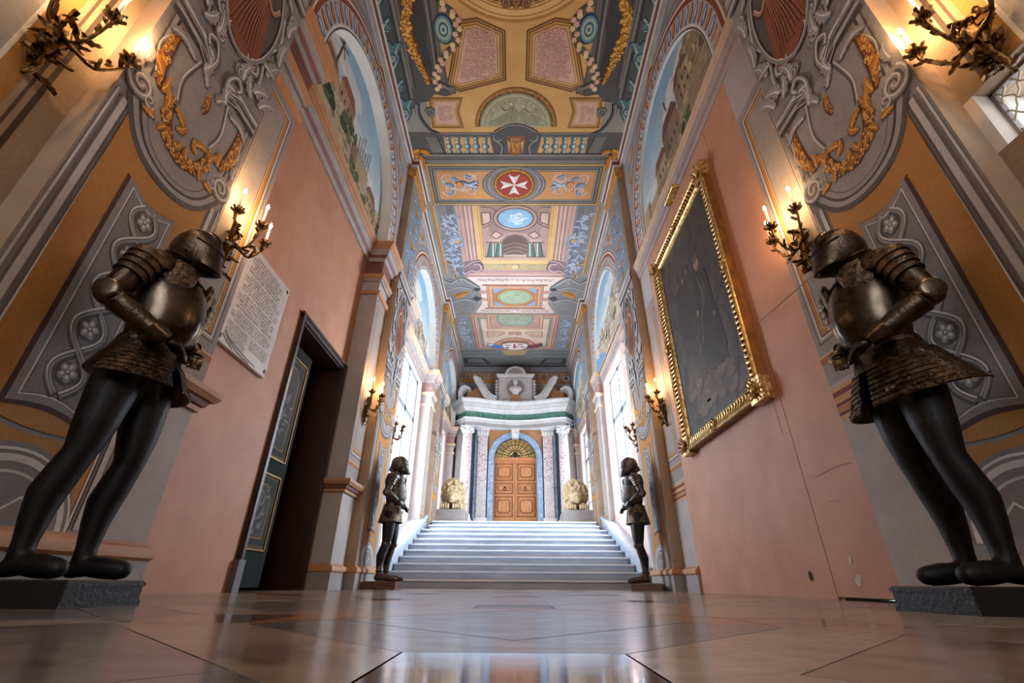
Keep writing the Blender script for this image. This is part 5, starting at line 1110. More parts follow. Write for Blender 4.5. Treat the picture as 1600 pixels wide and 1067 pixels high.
# tabernacle
m = MB(); m.box(-.66, .66, YP-.12, YF, 6.2, 7.28); m.build('tabernacle', WMARB, po, bevel=.015)
m = MB(); m.sweep([(-.66, YF), (-.66, YP-.12), (.66, YP-.12), (.66, YF)], [(.1, 7.28), (-.03, 7.28), (-.10, 7.36), (-.10, 7.42), (.1, 7.42)]); m.box(-.66, .66, YP-.1, YF, 7.28, 7.42); m.build('tabernacle_cornice', WMARB, po)
m = MB(); m.prism([(.42*cos(pi*i/20), 7.40+.36*sin(pi*i/20)) for i in range(21)], 'y', YP-.2, YF); m.build('crest', WMARB, po, smooth=30, bevel=.012)
m = MB(); m.prism([(.30*cos(pi*i/20), 7.44+.24*sin(pi*i/20)) for i in range(21)], 'y', YP-.215, YP-.19)
m.build('crest_panel', GREYM, po, smooth=30)
p = Paint()
for k, ch in enumerate('IVMII'): glyph(p, ch, -.19+.08*k, 7.47, .06, .10, '#8d867e', 1, .16)
me = p.mesh('crest_lettering', PAINT)
for v in me.vertices: v.co = Vector((v.co[1], -v.co[0], v.co[2]))
link('crest_lettering', me, po, (0, YP-.217, 0))['kind'] = 'stuff'
for s in (-1, 1):
    m = MB(); m.box(s*.50, s*.56, YP-.15, YP-.1, 6.3, 7.24); m.build('strip', WMARB, po)
    m = MB()
    for k in range(7): m.ell((s*.74, YP-.02, 6.42+.125*k), (.075, .07, .07), 10, 6)
    m.build('side_garland', WMARB, po, smooth=60)
    m = MB(); m.tube([(s*(.36+.10*cos(t*.55))*1, YP-.2, 6.32+.10*sin(t*.55)) for t in range(10)], [.035-.0022*t for t in range(10)], 8); m.ell((s*.3, YP-.18, 6.28), (.14, .07, .06), 10, 6); m.build('foot_scroll', WMARB, po, smooth=60)
m = MB(); m.prism([(.37*cos(2*pi*i/36), 6.86+.37*sin(2*pi*i/36)) for i in range(36)], 'y', YP-.135, YP-.11); m.build('niche_disc', GREYP, po)
m = MB(); m.tube([(.385*cos(2*pi*i/36), YP-.13, 6.86+.385*sin(2*pi*i/36)) for i in range(37)], .022, 8, cap=False); m.build('niche_ring', WMARB, po, smooth=60)
m = MB(); m.prism([(-.19, 6.2), (.19, 6.2), (.14, 6.5), (-.14, 6.5)], 'y', YP-.36, YP-.12); m.build('bust_pedestal', OCHREM, po, bevel=.01)
bust = blobs('portrait_bust', [((0, 0, .22), (.20, .12, .15)), ((-.13, 0, .24), (.10, .09, .09)), ((.13, 0, .24), (.10, .09, .09)), ((0, -.01, .09), (.12, .09, .10)), ((0, -.01, .38), (.06, .06, .08)), ((0, -.02, .49), (.085, .10, .115)),
    ((0, -.115, .475), (.018, .025, .03)), ((0, -.085, .43), (.045, .04, .035)), ((-.085, 0, .48), (.015, .02, .03)), ((.085, 0, .48), (.015, .02, .03)), ((0, .02, .55), (.095, .10, .075)), ((0, -.08, .51), (.06, .03, .02))], WMARB, .014, 3, loc=(0.03, YP-.27, 6.48)); bust.scale = (1.12, 1.12, 1.12)
setp(bust, label='white marble bust standing before a round grey niche atop the portal', category='bust')

# door of the portal
dd = empty('door_2', (0.03, 0, 0), kind='structure'); YD = YP+.20
for s in (-1, 1):
    MB().box(s*.006, s*.79, YD, YD+.06, ZP, 4.10).build('door_leaf', OAK, dd)
    zs = [(2.13, 2.82), (2.90, 3.28), (3.36, 3.98)]
    for k, (z0, z1) in enumerate(zs):
        x0, x1 = .08, .72; m = MB()
        for a, b, c, d in ((x0, x1, z0, z0+.035), (x0, x1, z1-.035, z1), (x0, x0+.035, z0, z1), (x1-.035, x1, z0, z1)): m.box(s*a, s*b, YD-.022, YD, c, d)
        m.build('panel_moulding', OAKD, dd, bevel=.006)
        cx_, cz_ = (x0+x1)/2, (z0+z1)/2; hx, hz = (.23, (z1-z0)/2-.11)
        t = .07 if k != 1 else .03; oc = [(-hx+t, -hz), (hx-t, -hz), (hx, -hz+t), (hx, hz-t), (hx-t, hz), (-hx+t, hz), (-hx, hz-t), (-hx, -hz+t)]
        MB().prism([(s*(cx_+u), cz_+v) for u, v in oc], 'y', YD-.018, YD+.01).build('raised_border', OAKD, dd)
        MB().prism([(s*(cx_+u*.86), cz_+v*.84) for u, v in oc], 'y', YD-.034, YD+.01).build('raised_panel', OAK, dd, bevel=.006)
    m = MB(); m.tube([(s*.36+.05*cos(2*pi*i/14), YD-.055, 3.06+.05*sin(2*pi*i/14)) for i in range(15)], .011, 7, cap=False); m.ell((s*.36, YD-.04, 3.12), (.03, .025, .03), 10, 6); m.build('ring_handle', IRON, dd, smooth=60)
MB().box(-.79, .79, YD-.05, YD+.07, 4.07, 4.20).build('transom', OAK, dd, bevel=.012)
m = MB(); m.prism([(.79*cos(pi*i/24), 4.18+.76*sin(pi*i/24)) for i in range(25)], 'y', YD+.02, YD+.05); m.build('fanlight', FANM, dd)
m = MB()
for i in range(1, 12): a = pi*i/12; m.tube([(.26*cos(a), YD, 4.2+.26*sin(a)), (.74*cos(a), YD, 4.2+.70*sin(a))], .012, 6)
for r in (.26, .50, .73): m.tube([(r*cos(pi*i/24), YD, 4.2+r*.96*sin(pi*i/24)) for i in range(25)], .012, 6)
for i in range(12):
    a = pi*(i+.5)/12; m.tube([((.62+.05*cos(t))*cos(a)-.05*sin(t)*sin(a), YD, 4.2+((.62+.05*cos(t))*sin(a)+.05*sin(t)*cos(a))*.96) for t in [2*pi*q/8 for q in range(9)]], .007, 5)
m.ell((0, YD-.01, 4.3), (.10, .03, .11), 12, 8); m.ell((-.13, YD, 4.26), (.07, .02, .03), 8, 6); m.ell((.13, YD, 4.26), (.07, .02, .03), 8, 6)
m.build('fanlight_grille', IRON, dd, smooth=50)

# ------------------------------------------------------------------ lions
def lion(s, label):
    pl = MB().box(s*1.34, s*2.16, 12.98, 13.95, ztop, ztop+.41).build('lion_plinth', STONE, None, bevel=.015)
    setp(pl, label='plain grey stone block under the %s lion' % ('left' if s < 0 else 'right'), category='plinth', group='stone blocks under the lions')
    t = thing('stone_lion', label, 'lion', (s*1.75, 13.42, ztop+.41), 0, 'stone lions flanking the portal')
    R = random.Random(8); P = [((0, .12, .52), (.34, .26, .36)), ((0, .02, .42), (.27, .22, .28)), ((0, -.16, .36), (.17, .16, .17)), ((0, -.27, .30), (.11, .10, .09)), ((0, -.33, .34), (.06, .05, .045)), ((-.09, -.22, .44), (.06, .05, .035)), ((.09, -.22, .44), (.06, .05, .035)),
        ((0, -.28, .22), (.08, .07, .04)), ((0, .38, .34), (.30, .30, .32)), ((-.2, .42, .18), (.14, .2, .18)), ((.2, .42, .18), (.14, .2, .18))]
    for k in range(150):
        th = R.uniform(0, 2*pi); z = R.uniform(-.85, 1); rr = sqrt(1-z*z)
        c = (.33*rr*cos(th), .10+.26*rr*sin(th)-.02, .50+.38*z)
        if c[1] < -.06 and abs(c[0]) < .13 and .2 < c[2] < .5: continue
        P.append((c, (.05, .045, .07), (R.uniform(-.6, .6), R.uniform(-.6, .6), R.uniform(0, 3))))
    blobs('body', P, LIONM, .017, 2, t)
    for sx in (-1, 1):
        Q = [((sx*.17, -.12, .12), (.11, .24, .11)), ((sx*.17, .1, .2), (.12, .16, .2))]
        for k in range(4): Q.append(((sx*.17-.10+.067*k, -.34, .085), (.036, .085, .085)))
        blobs('paw', Q, LIONM, .014, 2, t)
    return t
lion(-1, 'crouching honey stone lion left of the portal at the stair head'); lion(1, 'crouching honey stone lion right of the portal at the stair head')

# ------------------------------------------------------------------ suits of armour
def V3(*a): return Vector(a)
def plate(name, zs, m, parent, a0=-pi, a1=pi, n=28, th=.004, shape=None, smooth=50, cx=0.0, tilt=0.0):
    """curved plate: zs = [(z, rx, ry, x offset)], angle 0 faces forward (+x); solid with inner skin"""
    mb = MB(); full = a1-a0 > 6.2
    def ring(z, rx, ry, xo, d):
        out = []
        for j in range(n if full else n+1):
            a = a0+(a1-a0)*j/n; k = shape(a, z) if shape else 1.0
            out.append((cx+xo+(rx-d)*cos(a)*k, (ry-d)*sin(a)*k, z+tilt*cos(a)))
        return out
    outer = [ring(*q, 0) for q in zs]; inner = [ring(*q, th) for q in zs][::-1]
    mb.rings(outer+inner+[outer[0]], closed=full)
    if not full:
        k = len(zs)
        for side in (0, n):
            idx = [i*(n+1)+side for i in range(k)]; idi = [(k+i)*(n+1)+side for i in range(k)][::-1]
            for i in range(k-1): mb.f.append((idx[i], idx[i+1], idi[i+1], idi[i]))
    return mb.build(name, m, parent, smooth=smooth)
def limb(name, pts, m, parent, n=16, squash=None, smooth=45, cap=True):
    P = [Vector(p[:3]) for p in pts]; mb = MB(); mb.tube(P, [p[3] for p in pts], n, cap=cap, squash=squash)
    return mb.build(name, m, parent, smooth=smooth)
def lames(a, b, ra, rb, k, lip=.006):
    """a stepped run of overlapping rings between two joints"""
    a, b = Vector(a), Vector(b); out = []
    for i in range(k):
        t0, t1 = i/k, (i+1)/k; r0 = ra+(rb-ra)*t0; r1 = ra+(rb-ra)*t1
        p0, p1 = a.lerp(b, t0+.02/k), a.lerp(b, t1)
        out += [tuple(p0)+(r0-.001,), tuple(a.lerp(b, t0+.5/k))+((r0+r1)/2+lip*.6,), tuple(p1)+(r1+lip,)]
    return out
def rivets(name, pts, r, m, parent):
    mb = MB()
    for p_ in pts: mb.ell(p_, (r, r, r), 6, 4)
    o = mb.build(name, m, parent, smooth=60); o['kind'] = 'stuff'; return o

def legs_mesh(boots):
    P = [((0, 0, .90), (.105, .155, .10)), ((-.02, .06, .86), (.10, .085, .09)), ((-.02, -.06, .86), (.10, .085, .09))]
    for s, fx in ((1, .02), (-1, -.03)):
        P.append(('chain', [((.0+fx*.3, .088*s, .86), .098), ((.012+fx*.4, .094*s, .74), .097), ((.02+fx*.6, .102*s, .60), .083), ((.022+fx*.8, .106*s, .50), .066), ((.018+fx*.9, .108*s, .46), .061),
                            ((-.008+fx, .110*s, .37), .065), ((-.026+fx, .112*s, .31), .066), ((-.028+fx, .112*s, .22), .053), ((-.022+fx, .112*s, .13), .041), ((-.02+fx, .112*s, .085), .040)]))
        P.append(((.045+fx+.8*fx*0, .105*s, .475), (.026, .03, .034)))
        P.append(('chain', [((-.045+fx, .112*s, .036), .034), ((.02+fx, .115*s, .05), .038), ((.08+fx, .118*s, .044), .043), ((.135+fx, .122*s, .038), .039), ((.155+fx, .123*s, .036), .035)]))
        P.append(((-.02+fx, .112*s, .07), (.036, .032, .05)))
    return P
def foot_y(): pass

def hand(parent, s, name='gauntlet'):
    """steel mitten: cuff, back plate and five curled fingers, hands meet in front of the belt"""
    w = V3(.155, .115*s, 1.005); k = V3(.215, .045*s, .965); d = (k-w).normalized()
    cuff = MB(); n = 16; up = V3(0, 0, 1); a = d.cross(up).normalized(); b = a.cross(d)
    def rg(c, r): return [tuple(c+a*(r*cos(2*pi*j/n))+b*(r*sin(2*pi*j/n))) for j in range(n)]
    c0 = w-d*.075; cuff.rings([rg(c0, .052), rg(w-d*.03, .043), rg(w+d*.01, .034), rg(w+d*.01, .031), rg(w-d*.03, .038), rg(c0, .048), rg(c0, .052)])
    cuff.build('gauntlet_cuff', parent['_pol'], parent['_root'], smooth=50)
    P = [((w+d*.05), (.042, .036, .022))]
    mb = []
    q = w+d*.045; mb.append(((q.x, q.y, q.z), (.036, .034, .02), (0, 0, atan2(d.y, d.x))))
    side = V3(-d.y, d.x, 0).normalized()
    for f in range(4):
        o = side*(.024-.016*f); L = (.030, .034, .033, .027)[f]; r = .0088
        p0 = w+d*.055+o; p1 = w+d*(.055+L)+o+V3(0, 0, -.002); p2 = p1+d*(L*.75)+V3(0, 0, -.017); p3 = p2+d*(L*.25)+V3(0, 0, -.022)
        mb.append(('chain', [(tuple(p0), r+.001), (tuple(p1), r), (tuple(p2), r*.92), (tuple(p3), r*.8)]))
    t0 = w+d*.03+side*(.03*-s); mb.append(('chain', [(tuple(t0), .010), (tuple(t0+d*.03+side*(-.012*s)+V3(0, 0, -.008)), .0095), (tuple(t0+d*.055+V3(0, 0, -.018)), .0082)]))
    return blobs(name, mb, parent['_st'], .0045, 2, parent['_root'])

PROTO = {}
def armour(label, loc, rz, far, group=None, tassets='short', helm_pitch=.42, mats=None):
    st_, eng, pol = mats[:3]
    R = thing('suit_of_armor', label, 'suit of armor', loc, rz, 'suits of armor on pedestals')
    # mannequin legs
    if 'legs' not in PROTO:
        o = blobs('mannequin_legs', legs_mesh(False), BLACKT, .0105, 5, R); PROTO['legs'] = o.data
    else: o = link('mannequin_legs', PROTO['legs'], R)
    # breastplate with a keel, backplate, collar
    def keel(a, z):
        c = max(0, cos(a)); return 1+.13*c**10*(1 if z < 1.36 else .4)
    bz = [(1.005, .118, .142, .005), (1.02, .124, .146, .008), (1.06, .142, .152, .014), (1.11, .157, .160, .016), (1.17, .163, .168, .012), (1.24, .160, .174, .006), (1.31, .148, .172, .002), (1.37, .128, .158, -.002), (1.415, .10, .125, -.006), (1.44, .078, .09, -.008)]
    plate('breastplate', bz, pol, R, -1.62, 1.62, 34, .004, keel)
    plate('backplate', [(z, rx*.84, ry*.985, xo) for z, rx, ry, xo in bz], st_, R, 1.52, 2*pi-1.52, 26, .004)
    plate('breastplate_border', [(1.385, .128, .150, .002), (1.40, .122, .142, .0), (1.41, .112, .134, -.002)], eng, R, -1.2, 1.2, 24, .003)
    plate('waist_band', [(.985, .124, .150, .004), (1.0, .130, .155, .004), (1.022, .124, .149, .006)], eng, R, n=34)
    aa = [-1.25+2.5*k/14 for k in range(15)]
    rivets('rivet', [(.004+.132*cos(a), .157*sin(a), 1.012) for a in aa], .005, eng, R)
    plate('gorget', [(1.41, .115, .125, -.006), (1.44, .094, .098, -.008), (1.455, .090, .092, -.006), (1.47, .080, .082, -.002), (1.49, .077, .079, .002), (1.51, .076, .078, .006), (1.53, .078, .08, .01)], eng, R, n=28)
    # skirt
    if not far:
        ks = []; z = .99; rx, ry = .128, .154
        for i in range(5): ks += [(z, rx, ry, 0), (z-.022, rx+.008, ry+.009, 0)]; z -= .020; rx += .006; ry += .0065
        plate('fauld', ks, st_, R, n=36)
        flare = .0 if tassets == 'short' else .05
        for s in (-1, 1):
            zz = [(.925-.022*i, .160+.010*i+flare*.16*i, .186+.0105*i+flare*.30*i, -.01*(flare > 0)*i) for i in range(7)] if tassets == 'short' else [(.935-.0245*i, .158+.010*i, .184+.0135*i, -.004*i) for i in range(9)]; tl = 0 if tassets == 'short' else -.035
            a0, a1 = (.16, 1.5) if tassets == 'short' else (.14, 2.1)
            z2 = []
            for z_, rx_, ry_, xo_ in zz[:-1]: z2 += [(z_, rx_, ry_, xo_), (z_-.021, rx_+.013, ry_+.014, xo_)]
            z2.append(zz[-1])
            if s > 0: plate('tasset', z2, eng, R, a0, a1, 18, .004, tilt=tl)
            else: plate('tasset', z2, eng, R, -a1, -a0, 18, .004, tilt=tl)
            pts = []
            for k in range(9):
                a = s*(a0+(a1-a0)*(k+.5)/9); q = zz[-1]; pts.append((q[3]+q[1]*cos(a)*1.005, q[2]*sin(a)*1.005, q[0]+.016+tl*cos(a)))
            rivets('rivet', pts, .0055, pol, R)
            q = zz[-1]; aa = [s*(a0+(a1-a0)*j/18) for j in range(19)]
            limb('rolled_edge', [(q[3]+q[1]*cos(a), q[2]*sin(a), q[0]+tl*cos(a), .0055) for a in aa], eng, R, 6)
            if tassets != 'short':
                for a in (.5, 1.1):
                    q = zz[5]; m = MB(); m.ell((q[3]+q[1]*cos(s*a), q[2]*sin(s*a), q[0]+tl*cos(a)-.03), (.024, .024, .024), 14, 8); m.build('round_boss', eng, R, smooth=60)
        if tassets == 'short':
            plate('culet', [(.92, .150, .186, 0), (.90, .158, .192, -.004), (.86, .172, .204, -.012), (.845, .176, .207, -.014)], st_, R, 1.45, 2*pi-1.45, 22, .004)
    else:
        zz = [(.99-.0245*i, .130+.0048*i, .156+.0036*i, -.001*i) for i in range(10)]
        plate('skirt', zz, mats[3], R, .2, 2*pi-.2, 44, .005)
        q = zz[-1]; limb('rolled_edge', [(q[3]+q[1]*cos(a), q[2]*sin(a), q[0], .007) for a in [.2+(2*pi-.4)*j/40 for j in range(41)]], st_, R, 6)
        for s in (-1, 1):   # greaves and boots
            fx = .02 if s > 0 else -.03
            limb('greave', [(.016+fx*.9, .107*s, .50, .060), (.018+fx*.9, .108*s, .475, .064), (.018+fx*.9, .108*s, .455, .058), (-.004+fx, .110*s, .37, .060), (-.022+fx, .112*s, .31, .061), (-.026+fx, .112*s, .22, .050), (-.022+fx, .112*s, .15, .044), (-.02+fx, .112*s, .12, .050)], BOOT if s > 0 else st_, R, 18)
            m = MB(); m.ell((.068+fx, .106*s, .478), (.03, .045, .045), 12, 8); m.build('knee_cop', st_, R, smooth=60)
            blobs('boot', [('chain', [((-.045+fx, .112*s, .045), .042), ((.02+fx, .115*s, .055), .046), ((.09+fx, .120*s, .045), .046), ((.17+fx, .124*s, .034), .036), ((.215+fx, .125*s, .028), .026)]), ((-.02+fx, .112*s, .10), (.046, .044, .06))], BOOT, .011, 3, R)
            limb('boot_strap', [(-.02+fx+.052*cos(t), .112*s+.05*sin(t), .125, .006) for t in [2*pi*j/14 for j in range(15)]], NEARBLK, R, 5)
    # arms
    R['_x'] = 0
    for s in (-1, 1):
        sh, el, wr = (0.0, .205*s, 1.37), (-.055, .262*s, 1.155), (.135, .135*s, 1.018)
        m = MB(); m.ell((-.005, .178*s, 1.395), (.098, .088, .075), 20, 12, 0, .62, (s*-.38, .05, 0)); m.build('pauldron', eng, R, smooth=60)
        limb('shoulder_lames', lames((-.004, .20*s, 1.405), (-.03, .24*s, 1.27), .088, .064, 4, .007), st_, R, 20)
        m = MB(); m.ell((.098, .112*s, 1.365), (.026, .075, .085), 18, 12, rot=(s*.25, 0, s*.75)); m.build('pauldron_wing', eng, R, smooth=60)
        m = MB(); m.ell((-.095, .115*s, 1.35), (.03, .085, .10), 18, 12, rot=(0, 0, -s*.6)); m.build('pauldron_wing', st_, R, smooth=60)
        limb('upper_arm_plate', [(-.028, .238*s, 1.285, .056), (-.04, .25*s, 1.23, .055), (-.052, .26*s, 1.185, .052)], st_, R, 18)
        m = MB(); m.ell(el, (.064, .058, .056), 18, 12, rot=(0, .5, 0)); m.build('elbow_cop', eng, R, smooth=60)
        m = MB(); m.ell((-.03, (.262+.052)*s, 1.155), (.055, .010, .05), 16, 8, rot=(0, .4, s*-.25)); m.build('elbow_wing', pol, R, smooth=60)
        E_, W_ = Vector(el), Vector(wr)
        vp = [tuple(E_.lerp(W_, t))+(r,) for t, r in ((.10, .050), (.2, .055), (.35, .056), (.55, .050), (.75, .042), (.9, .038), (.96, .041), (1.0, .041))]
        limb('vambrace', vp, st_ if not far else pol, R, 20)
        limb('vambrace_band', [tuple(E_.lerp(W_, t))+(r,) for t, r in ((.16, .057), (.19, .060), (.22, .057))], eng, R, 20)
        P = dict(_root=R, _st=st_, _pol=pol)
        w_ = V3(.150, .120*s, 1.010)
        hand(P, s)
    # helmet, bowed forward
    Hh = empty('helmet', (.025, 0, 1.605)); Hh.parent = R; Hh.rotation_euler = (0, helm_pitch, 0)
    m = MB(); m.ell((-.004, 0, .004), (.130, .105, .136), 30, 20); m.build('skull', pol, Hh, smooth=60)
    m = MB(); pts = [(-.004+.134*cos(a), 0, .004+.142*sin(a)) for a in [radians(22+8*i) for i in range(20)]]; m.tube(pts, [.0085]*20, 8, squash=.6); m.build('comb', eng, Hh, smooth=60)
    VR = [(.085, .113, .098, 0), (.075, .118, .104, .03), (.05, .120, .109, .14), (.02, .120, .110, .34), (-.01, .118, .108, .55), (-.04, .114, .104, .86), (-.062, .110, .100, 1.04), (-.075, .104, .094, .95), (-.098, .088, .080, .62), (-.118, .074, .070, .25), (-.132, .068, .066, .05)]
    def vk(a, z):
        for q0, q1 in zip(VR, VR[1:]):
            if q0[0] >= z >= q1[0]:
                t = (q0[0]-z)/(q0[0]-q1[0]); k = q0[3]+(q1[3]-q0[3])*t; break
        else: k = 0
        return 1+k*max(0, cos(a))**5
    def vp_(a, z, d=0):
        for q0, q1 in zip(VR, VR[1:]):
            if q0[0] >= z >= q1[0]:
                t = (q0[0]-z)/(q0[0]-q1[0]); rx = q0[1]+(q1[1]-q0[1])*t; ry = q0[2]+(q1[2]-q0[2])*t; break
        return ((rx+d)*cos(a)*vk(a, z), (ry+d)*sin(a), z)
    plate('visor', [(q[0], q[1], q[2], 0) for q in VR[:8]], st_, Hh, -1.75, 1.75, 36, .003, vk)
    plate('bevor', [(z, rx+.003, ry+.003, 0) for z, rx, ry, k in VR[7:]], st_, Hh, -1.9, 1.9, 36, .003, vk)
    limb('visor_edge', [vp_(a, -.074, .003)+(.0045,) for a in [-1.7+3.4*j/30 for j in range(31)]], eng, Hh, 6)
    limb('eye_slit', [vp_(a, .048, .001)+(.006,) for a in [-1.15+2.3*j/26 for j in range(27)]], NEARBLK, Hh, 6)  # solid dark strip stands for the shade of the eye opening
    plate('neck_guard', [(-.075, .092, .088, -.03), (-.105, .086, .082, -.028), (-.13, .088, .084, -.03)], eng, Hh, 1.6, 2*pi-1.6, 20, .004)
    for s in (-1, 1):
        m = MB(); m.ell((.0, .100*s, .0), (.018, .008, .018), 14, 8); m.build('visor_pivot', eng, Hh, smooth=60)
        mb = MB()
        for i in range(5):
            for j in range(4):
                mb.ell(vp_(s*(.2+.13*i), .012-.02*j-.003*i, .0008), (.0046, .0046, .0046), 6, 4)
        o = mb.build('breath_holes', NEARBLK, Hh, smooth=60); o['kind'] = 'stuff'  # dark beads laid on the visor as the shade of its openings
    m = MB(); m.tube([(-.128, .012*cos(t), .03+.012*sin(t)) for t in [2*pi*j/10 for j in range(11)]], .0025, 5, cap=False); m.build('crest_loop', eng, Hh, smooth=60)
    if '_x' in R: del R['_x']
    return R
NEARM = (STEEL, STEELG, STEELP); FARM = (STEELF, STEELF, STEELF, MAILF)
def pedestal(label, x0, x1, y0, y1, z1, m, side=None, rz=0):
    cx, cy = (x0+x1)/2, (y0+y1)/2; t = thing('pedestal', label, 'pedestal', (cx, cy, 0), rz, 'pedestals under the armor')
    a, b = (x1-x0)/2, (y1-y0)/2
    MB().box(-a, a, -b, b, 0.0, z1).build('block', m, t, bevel=.006)
    mm = MB(); e = .022
    for z_ in ((z1-.02, z1-.006), (.0, .016)):
        mm = MB(); cs = [(-a, -b), (a, -b), (a, b), (-a, b)]; mm.rings([[(x*k_, y*k_, z) for k_, z in ((.985, z_[0]), (1.012, z_[0]), (1.012, z_[1]), (.985, z_[1]))] for x, y in cs+[cs[0]]]); mm.build('edge_strip', side or m, t)
    return t
def merge_edge(t): pass
PH = .088
pedestal('black pedestal under the armor at the far left of the picture', -2.08, -1.56, 1.78, 2.16, PH, PEDB)
pedestal('black pedestal under the armor at the far right of the picture', 1.56, 2.08, 1.76, 2.14, PH, PEDB)
pedestal('brown wooden pedestal under the distant left armor beside the stairs', -2.08, -1.62, 6.98, 7.34, .098, PEDW)
pedestal('grey and brown pedestal under the distant right armor beside the stairs', 1.64, 2.06, 6.95, 7.35, .098, PEDW, PEDG, -.25)
armour('brown steel armor with short riveted skirt, standing near the carved plaque', (-1.80, 1.97, PH), 0, False, mats=NEARM)
armour('brown steel armor with long flared skirt plates, standing near the gilt framed painting', (1.80, 1.95, PH), pi, False, tassets='long', mats=NEARM)
armour('distant grey armor with brown boots, left of the stair foot', (-1.83, 7.15, .098), 0.05, True, mats=FARM, helm_pitch=.35)
armour('distant grey armor with brown boots, right of the stair foot', (1.82, 7.13, .098), pi-.05, True, mats=FARM, helm_pitch=.5)

# ------------------------------------------------------------------ candle sconces
def leaf3(mb, base, d, up, ln, wd, curl=.3, n=5):
    d = Vector(d).normalized(); up = Vector(up); s = d.cross(up).normalized(); up = s.cross(d).normalized(); rows = []
    for i in range(n+1):
        t = i/n; c = Vector(base)+d*(ln*t)+up*(curl*ln*t*t); w_ = wd*.5*(sin(pi*(.12+.86*t))**.8)*(.75+.25*cos(t*15))
        rows.append([tuple(c-s*w_+up*.15*wd), tuple(c-up*.004), tuple(c+s*w_+up*.15*wd), tuple(c-up*.012)])
    mb.rings(rows, cap=True)
SC = {}
def sconce_parts(root):
    R = random.Random(3)
    m = MB(); m.tube([(.012, 0, -.27), (.03, .012, -.2), (.035, -.006, -.1), (.05, .01, 0), (.045, 0, .1), (.03, -.012, .18)], [.008, .016, .022, .028, .020, .008], 10)
    for k in range(34):
        t = R.uniform(-.25, .18); a = R.uniform(-1, 1); leaf3(m, (.02+.02*R.random(), .02*a, t), (.35*R.random()+.1, a*1.1, R.uniform(-.9, .9)), (1, 0, .2), R.uniform(.05, .10), R.uniform(.03, .055), R.uniform(-.4, .6))
    for k in range(3): m.tube([(.03+.012*k, .05*cos(t)*(-1)**k, -.08+.09*k+.05*sin(t)) for t in [i*.5 for i in range(9)]], [.010-.0008*i for i in range(9)], 6)
    m.build('back_plate', BRONZE, root, smooth=50)
    ends = [(.14, -.17, .22), (.235, -.0, .22), (.16, .21, .215)]
    for i, (ex, ey, ez) in enumerate(ends):
        a = MB(); sg = (-1, .4, 1)[i]
        pts = [Vector(q) for q in ((.05, 0, .02), (.10, ey*.25, -.04+.01*i), (ex*.75, ey*.62, -.02), (ex*.95, ey*.88, .07), (ex, ey, .13), (ex, ey, .185))]
        P = []
        for k in range(len(pts)-1):
            for t in (0, .33, .66): 
                p0, p1, p2, p3 = pts[max(k-1, 0)], pts[k], pts[k+1], pts[min(k+2, 5)]; t2 = t*t; t3 = t2*t
                P.append(.5*((2*p1)+(-p0+p2)*t+(2*p0-5*p1+4*p2-p3)*t2+(-p0+3*p1-3*p2+p3)*t3))
        P.append(pts[-1]); a.tube(P, [.011-.0035*k/len(P) for k in range(len(P))], 8)
        for k in range(2, len(P)-1):
            if k % 2 == 0: leaf3(a, P[k], (P[k+1]-P[k])+Vector((R.uniform(-.03, .03), R.uniform(-.03, .03), R.uniform(-.02, .03))), (R.uniform(-1, 1), R.uniform(-1, 1), 1), R.uniform(.045, .075), R.uniform(.028, .042), R.uniform(.2, .8))
        arm = a.build('arm', BRONZE, root, smooth=50)
        d = MB()
        for k in range(7):
            t = 2*pi*k/7+i; leaf3(d, (ex+.008*cos(t), ey+.008*sin(t), ez-.045), (cos(t), sin(t), .25+.3*R.random()), (0, 0, 1), .052, .034, .35)
        d.lathe([(.004, -.06), (.016, -.045), (.010, -.03), (.018, -.012), (.014, 0), (.016, .012), (.012, .016), (.004, .016)], (ex, ey, ez), 12)
        d.build('drip_pan', BRONZE, arm, smooth=50)
        c = MB(); c.lathe([(.0, 0), (.0105, 0), (.0105, .135), (.007, .14), (.0, .14)], (ex, ey, ez+.008), 14); cd = c.build('candle', CANDLE, root, smooth=50)
        b = MB(); b.lathe([(.0, 0), (.007, .002), (.0125, .014), (.012, .024), (.007, .038), (.002, .052), (0, .054)], (ex, ey, ez+.148), 12); b.build('bulb', BULB, cd, smooth=60)
def sconce(label, loc, rz, power, first=False):
    if 'r' not in SC:
        r = thing('candle_sconce', label, 'wall sconce', loc, rz, 'candle sconces along both walls'); sconce_parts(r); SC['r'] = r
    else:
        r = copy_tree(SC['r']); r['label'] = label; r.location = loc; r.rotation_euler = (0, 0, rz)
    Mx = Matrix.Translation(loc) @ Matrix.Rotation(rz, 4, 'Z')
    for e in ((.14, -.17, .40), (.235, 0, .40), (.16, .21, .395)):
        l = bpy.data.lights.new('candle_light', 'POINT'); l.energy = power; l.color = (1.0, .60, .28); l.shadow_soft_size = .014
        o = bpy.data.objects.new('candle_light', l); COL.objects.link(o); o.location = Mx @ Vector(e)
    return r
ZS = 2.385; PW = 22
for s in (-1, 1):
    sd_ = 'left' if s < 0 else 'right'; rz = 0 if s < 0 else pi
    sconce('lit bronze candle sconce in the top %s corner' % sd_ + (' above the latticed window' if s > 0 else ' of the picture'), (s*2.252, 1.22, ZS), rz, PW)
    sconce('lit bronze candle sconce above the near %s armor helmet' % sd_, (s*2.252, 2.72, ZS), rz, PW)
    sconce('lit bronze candle sconce on the %s pillar before the distant armor' % sd_, (s*2.252, 6.42, ZS), rz, PW*.8)
    sconce('small lit bronze candle sconce beyond the distant %s armor against the window' % sd_, (s*2.252, 7.95, ZS), rz, PW*.6)

# ------------------------------------------------------------------ gilt framed painting on the right wall
fp = thing('framed_painting', 'large dark oil painting in a fluted gilded frame on the pink wall', 'painting', (2.25, 4.72, 3.0), pi)
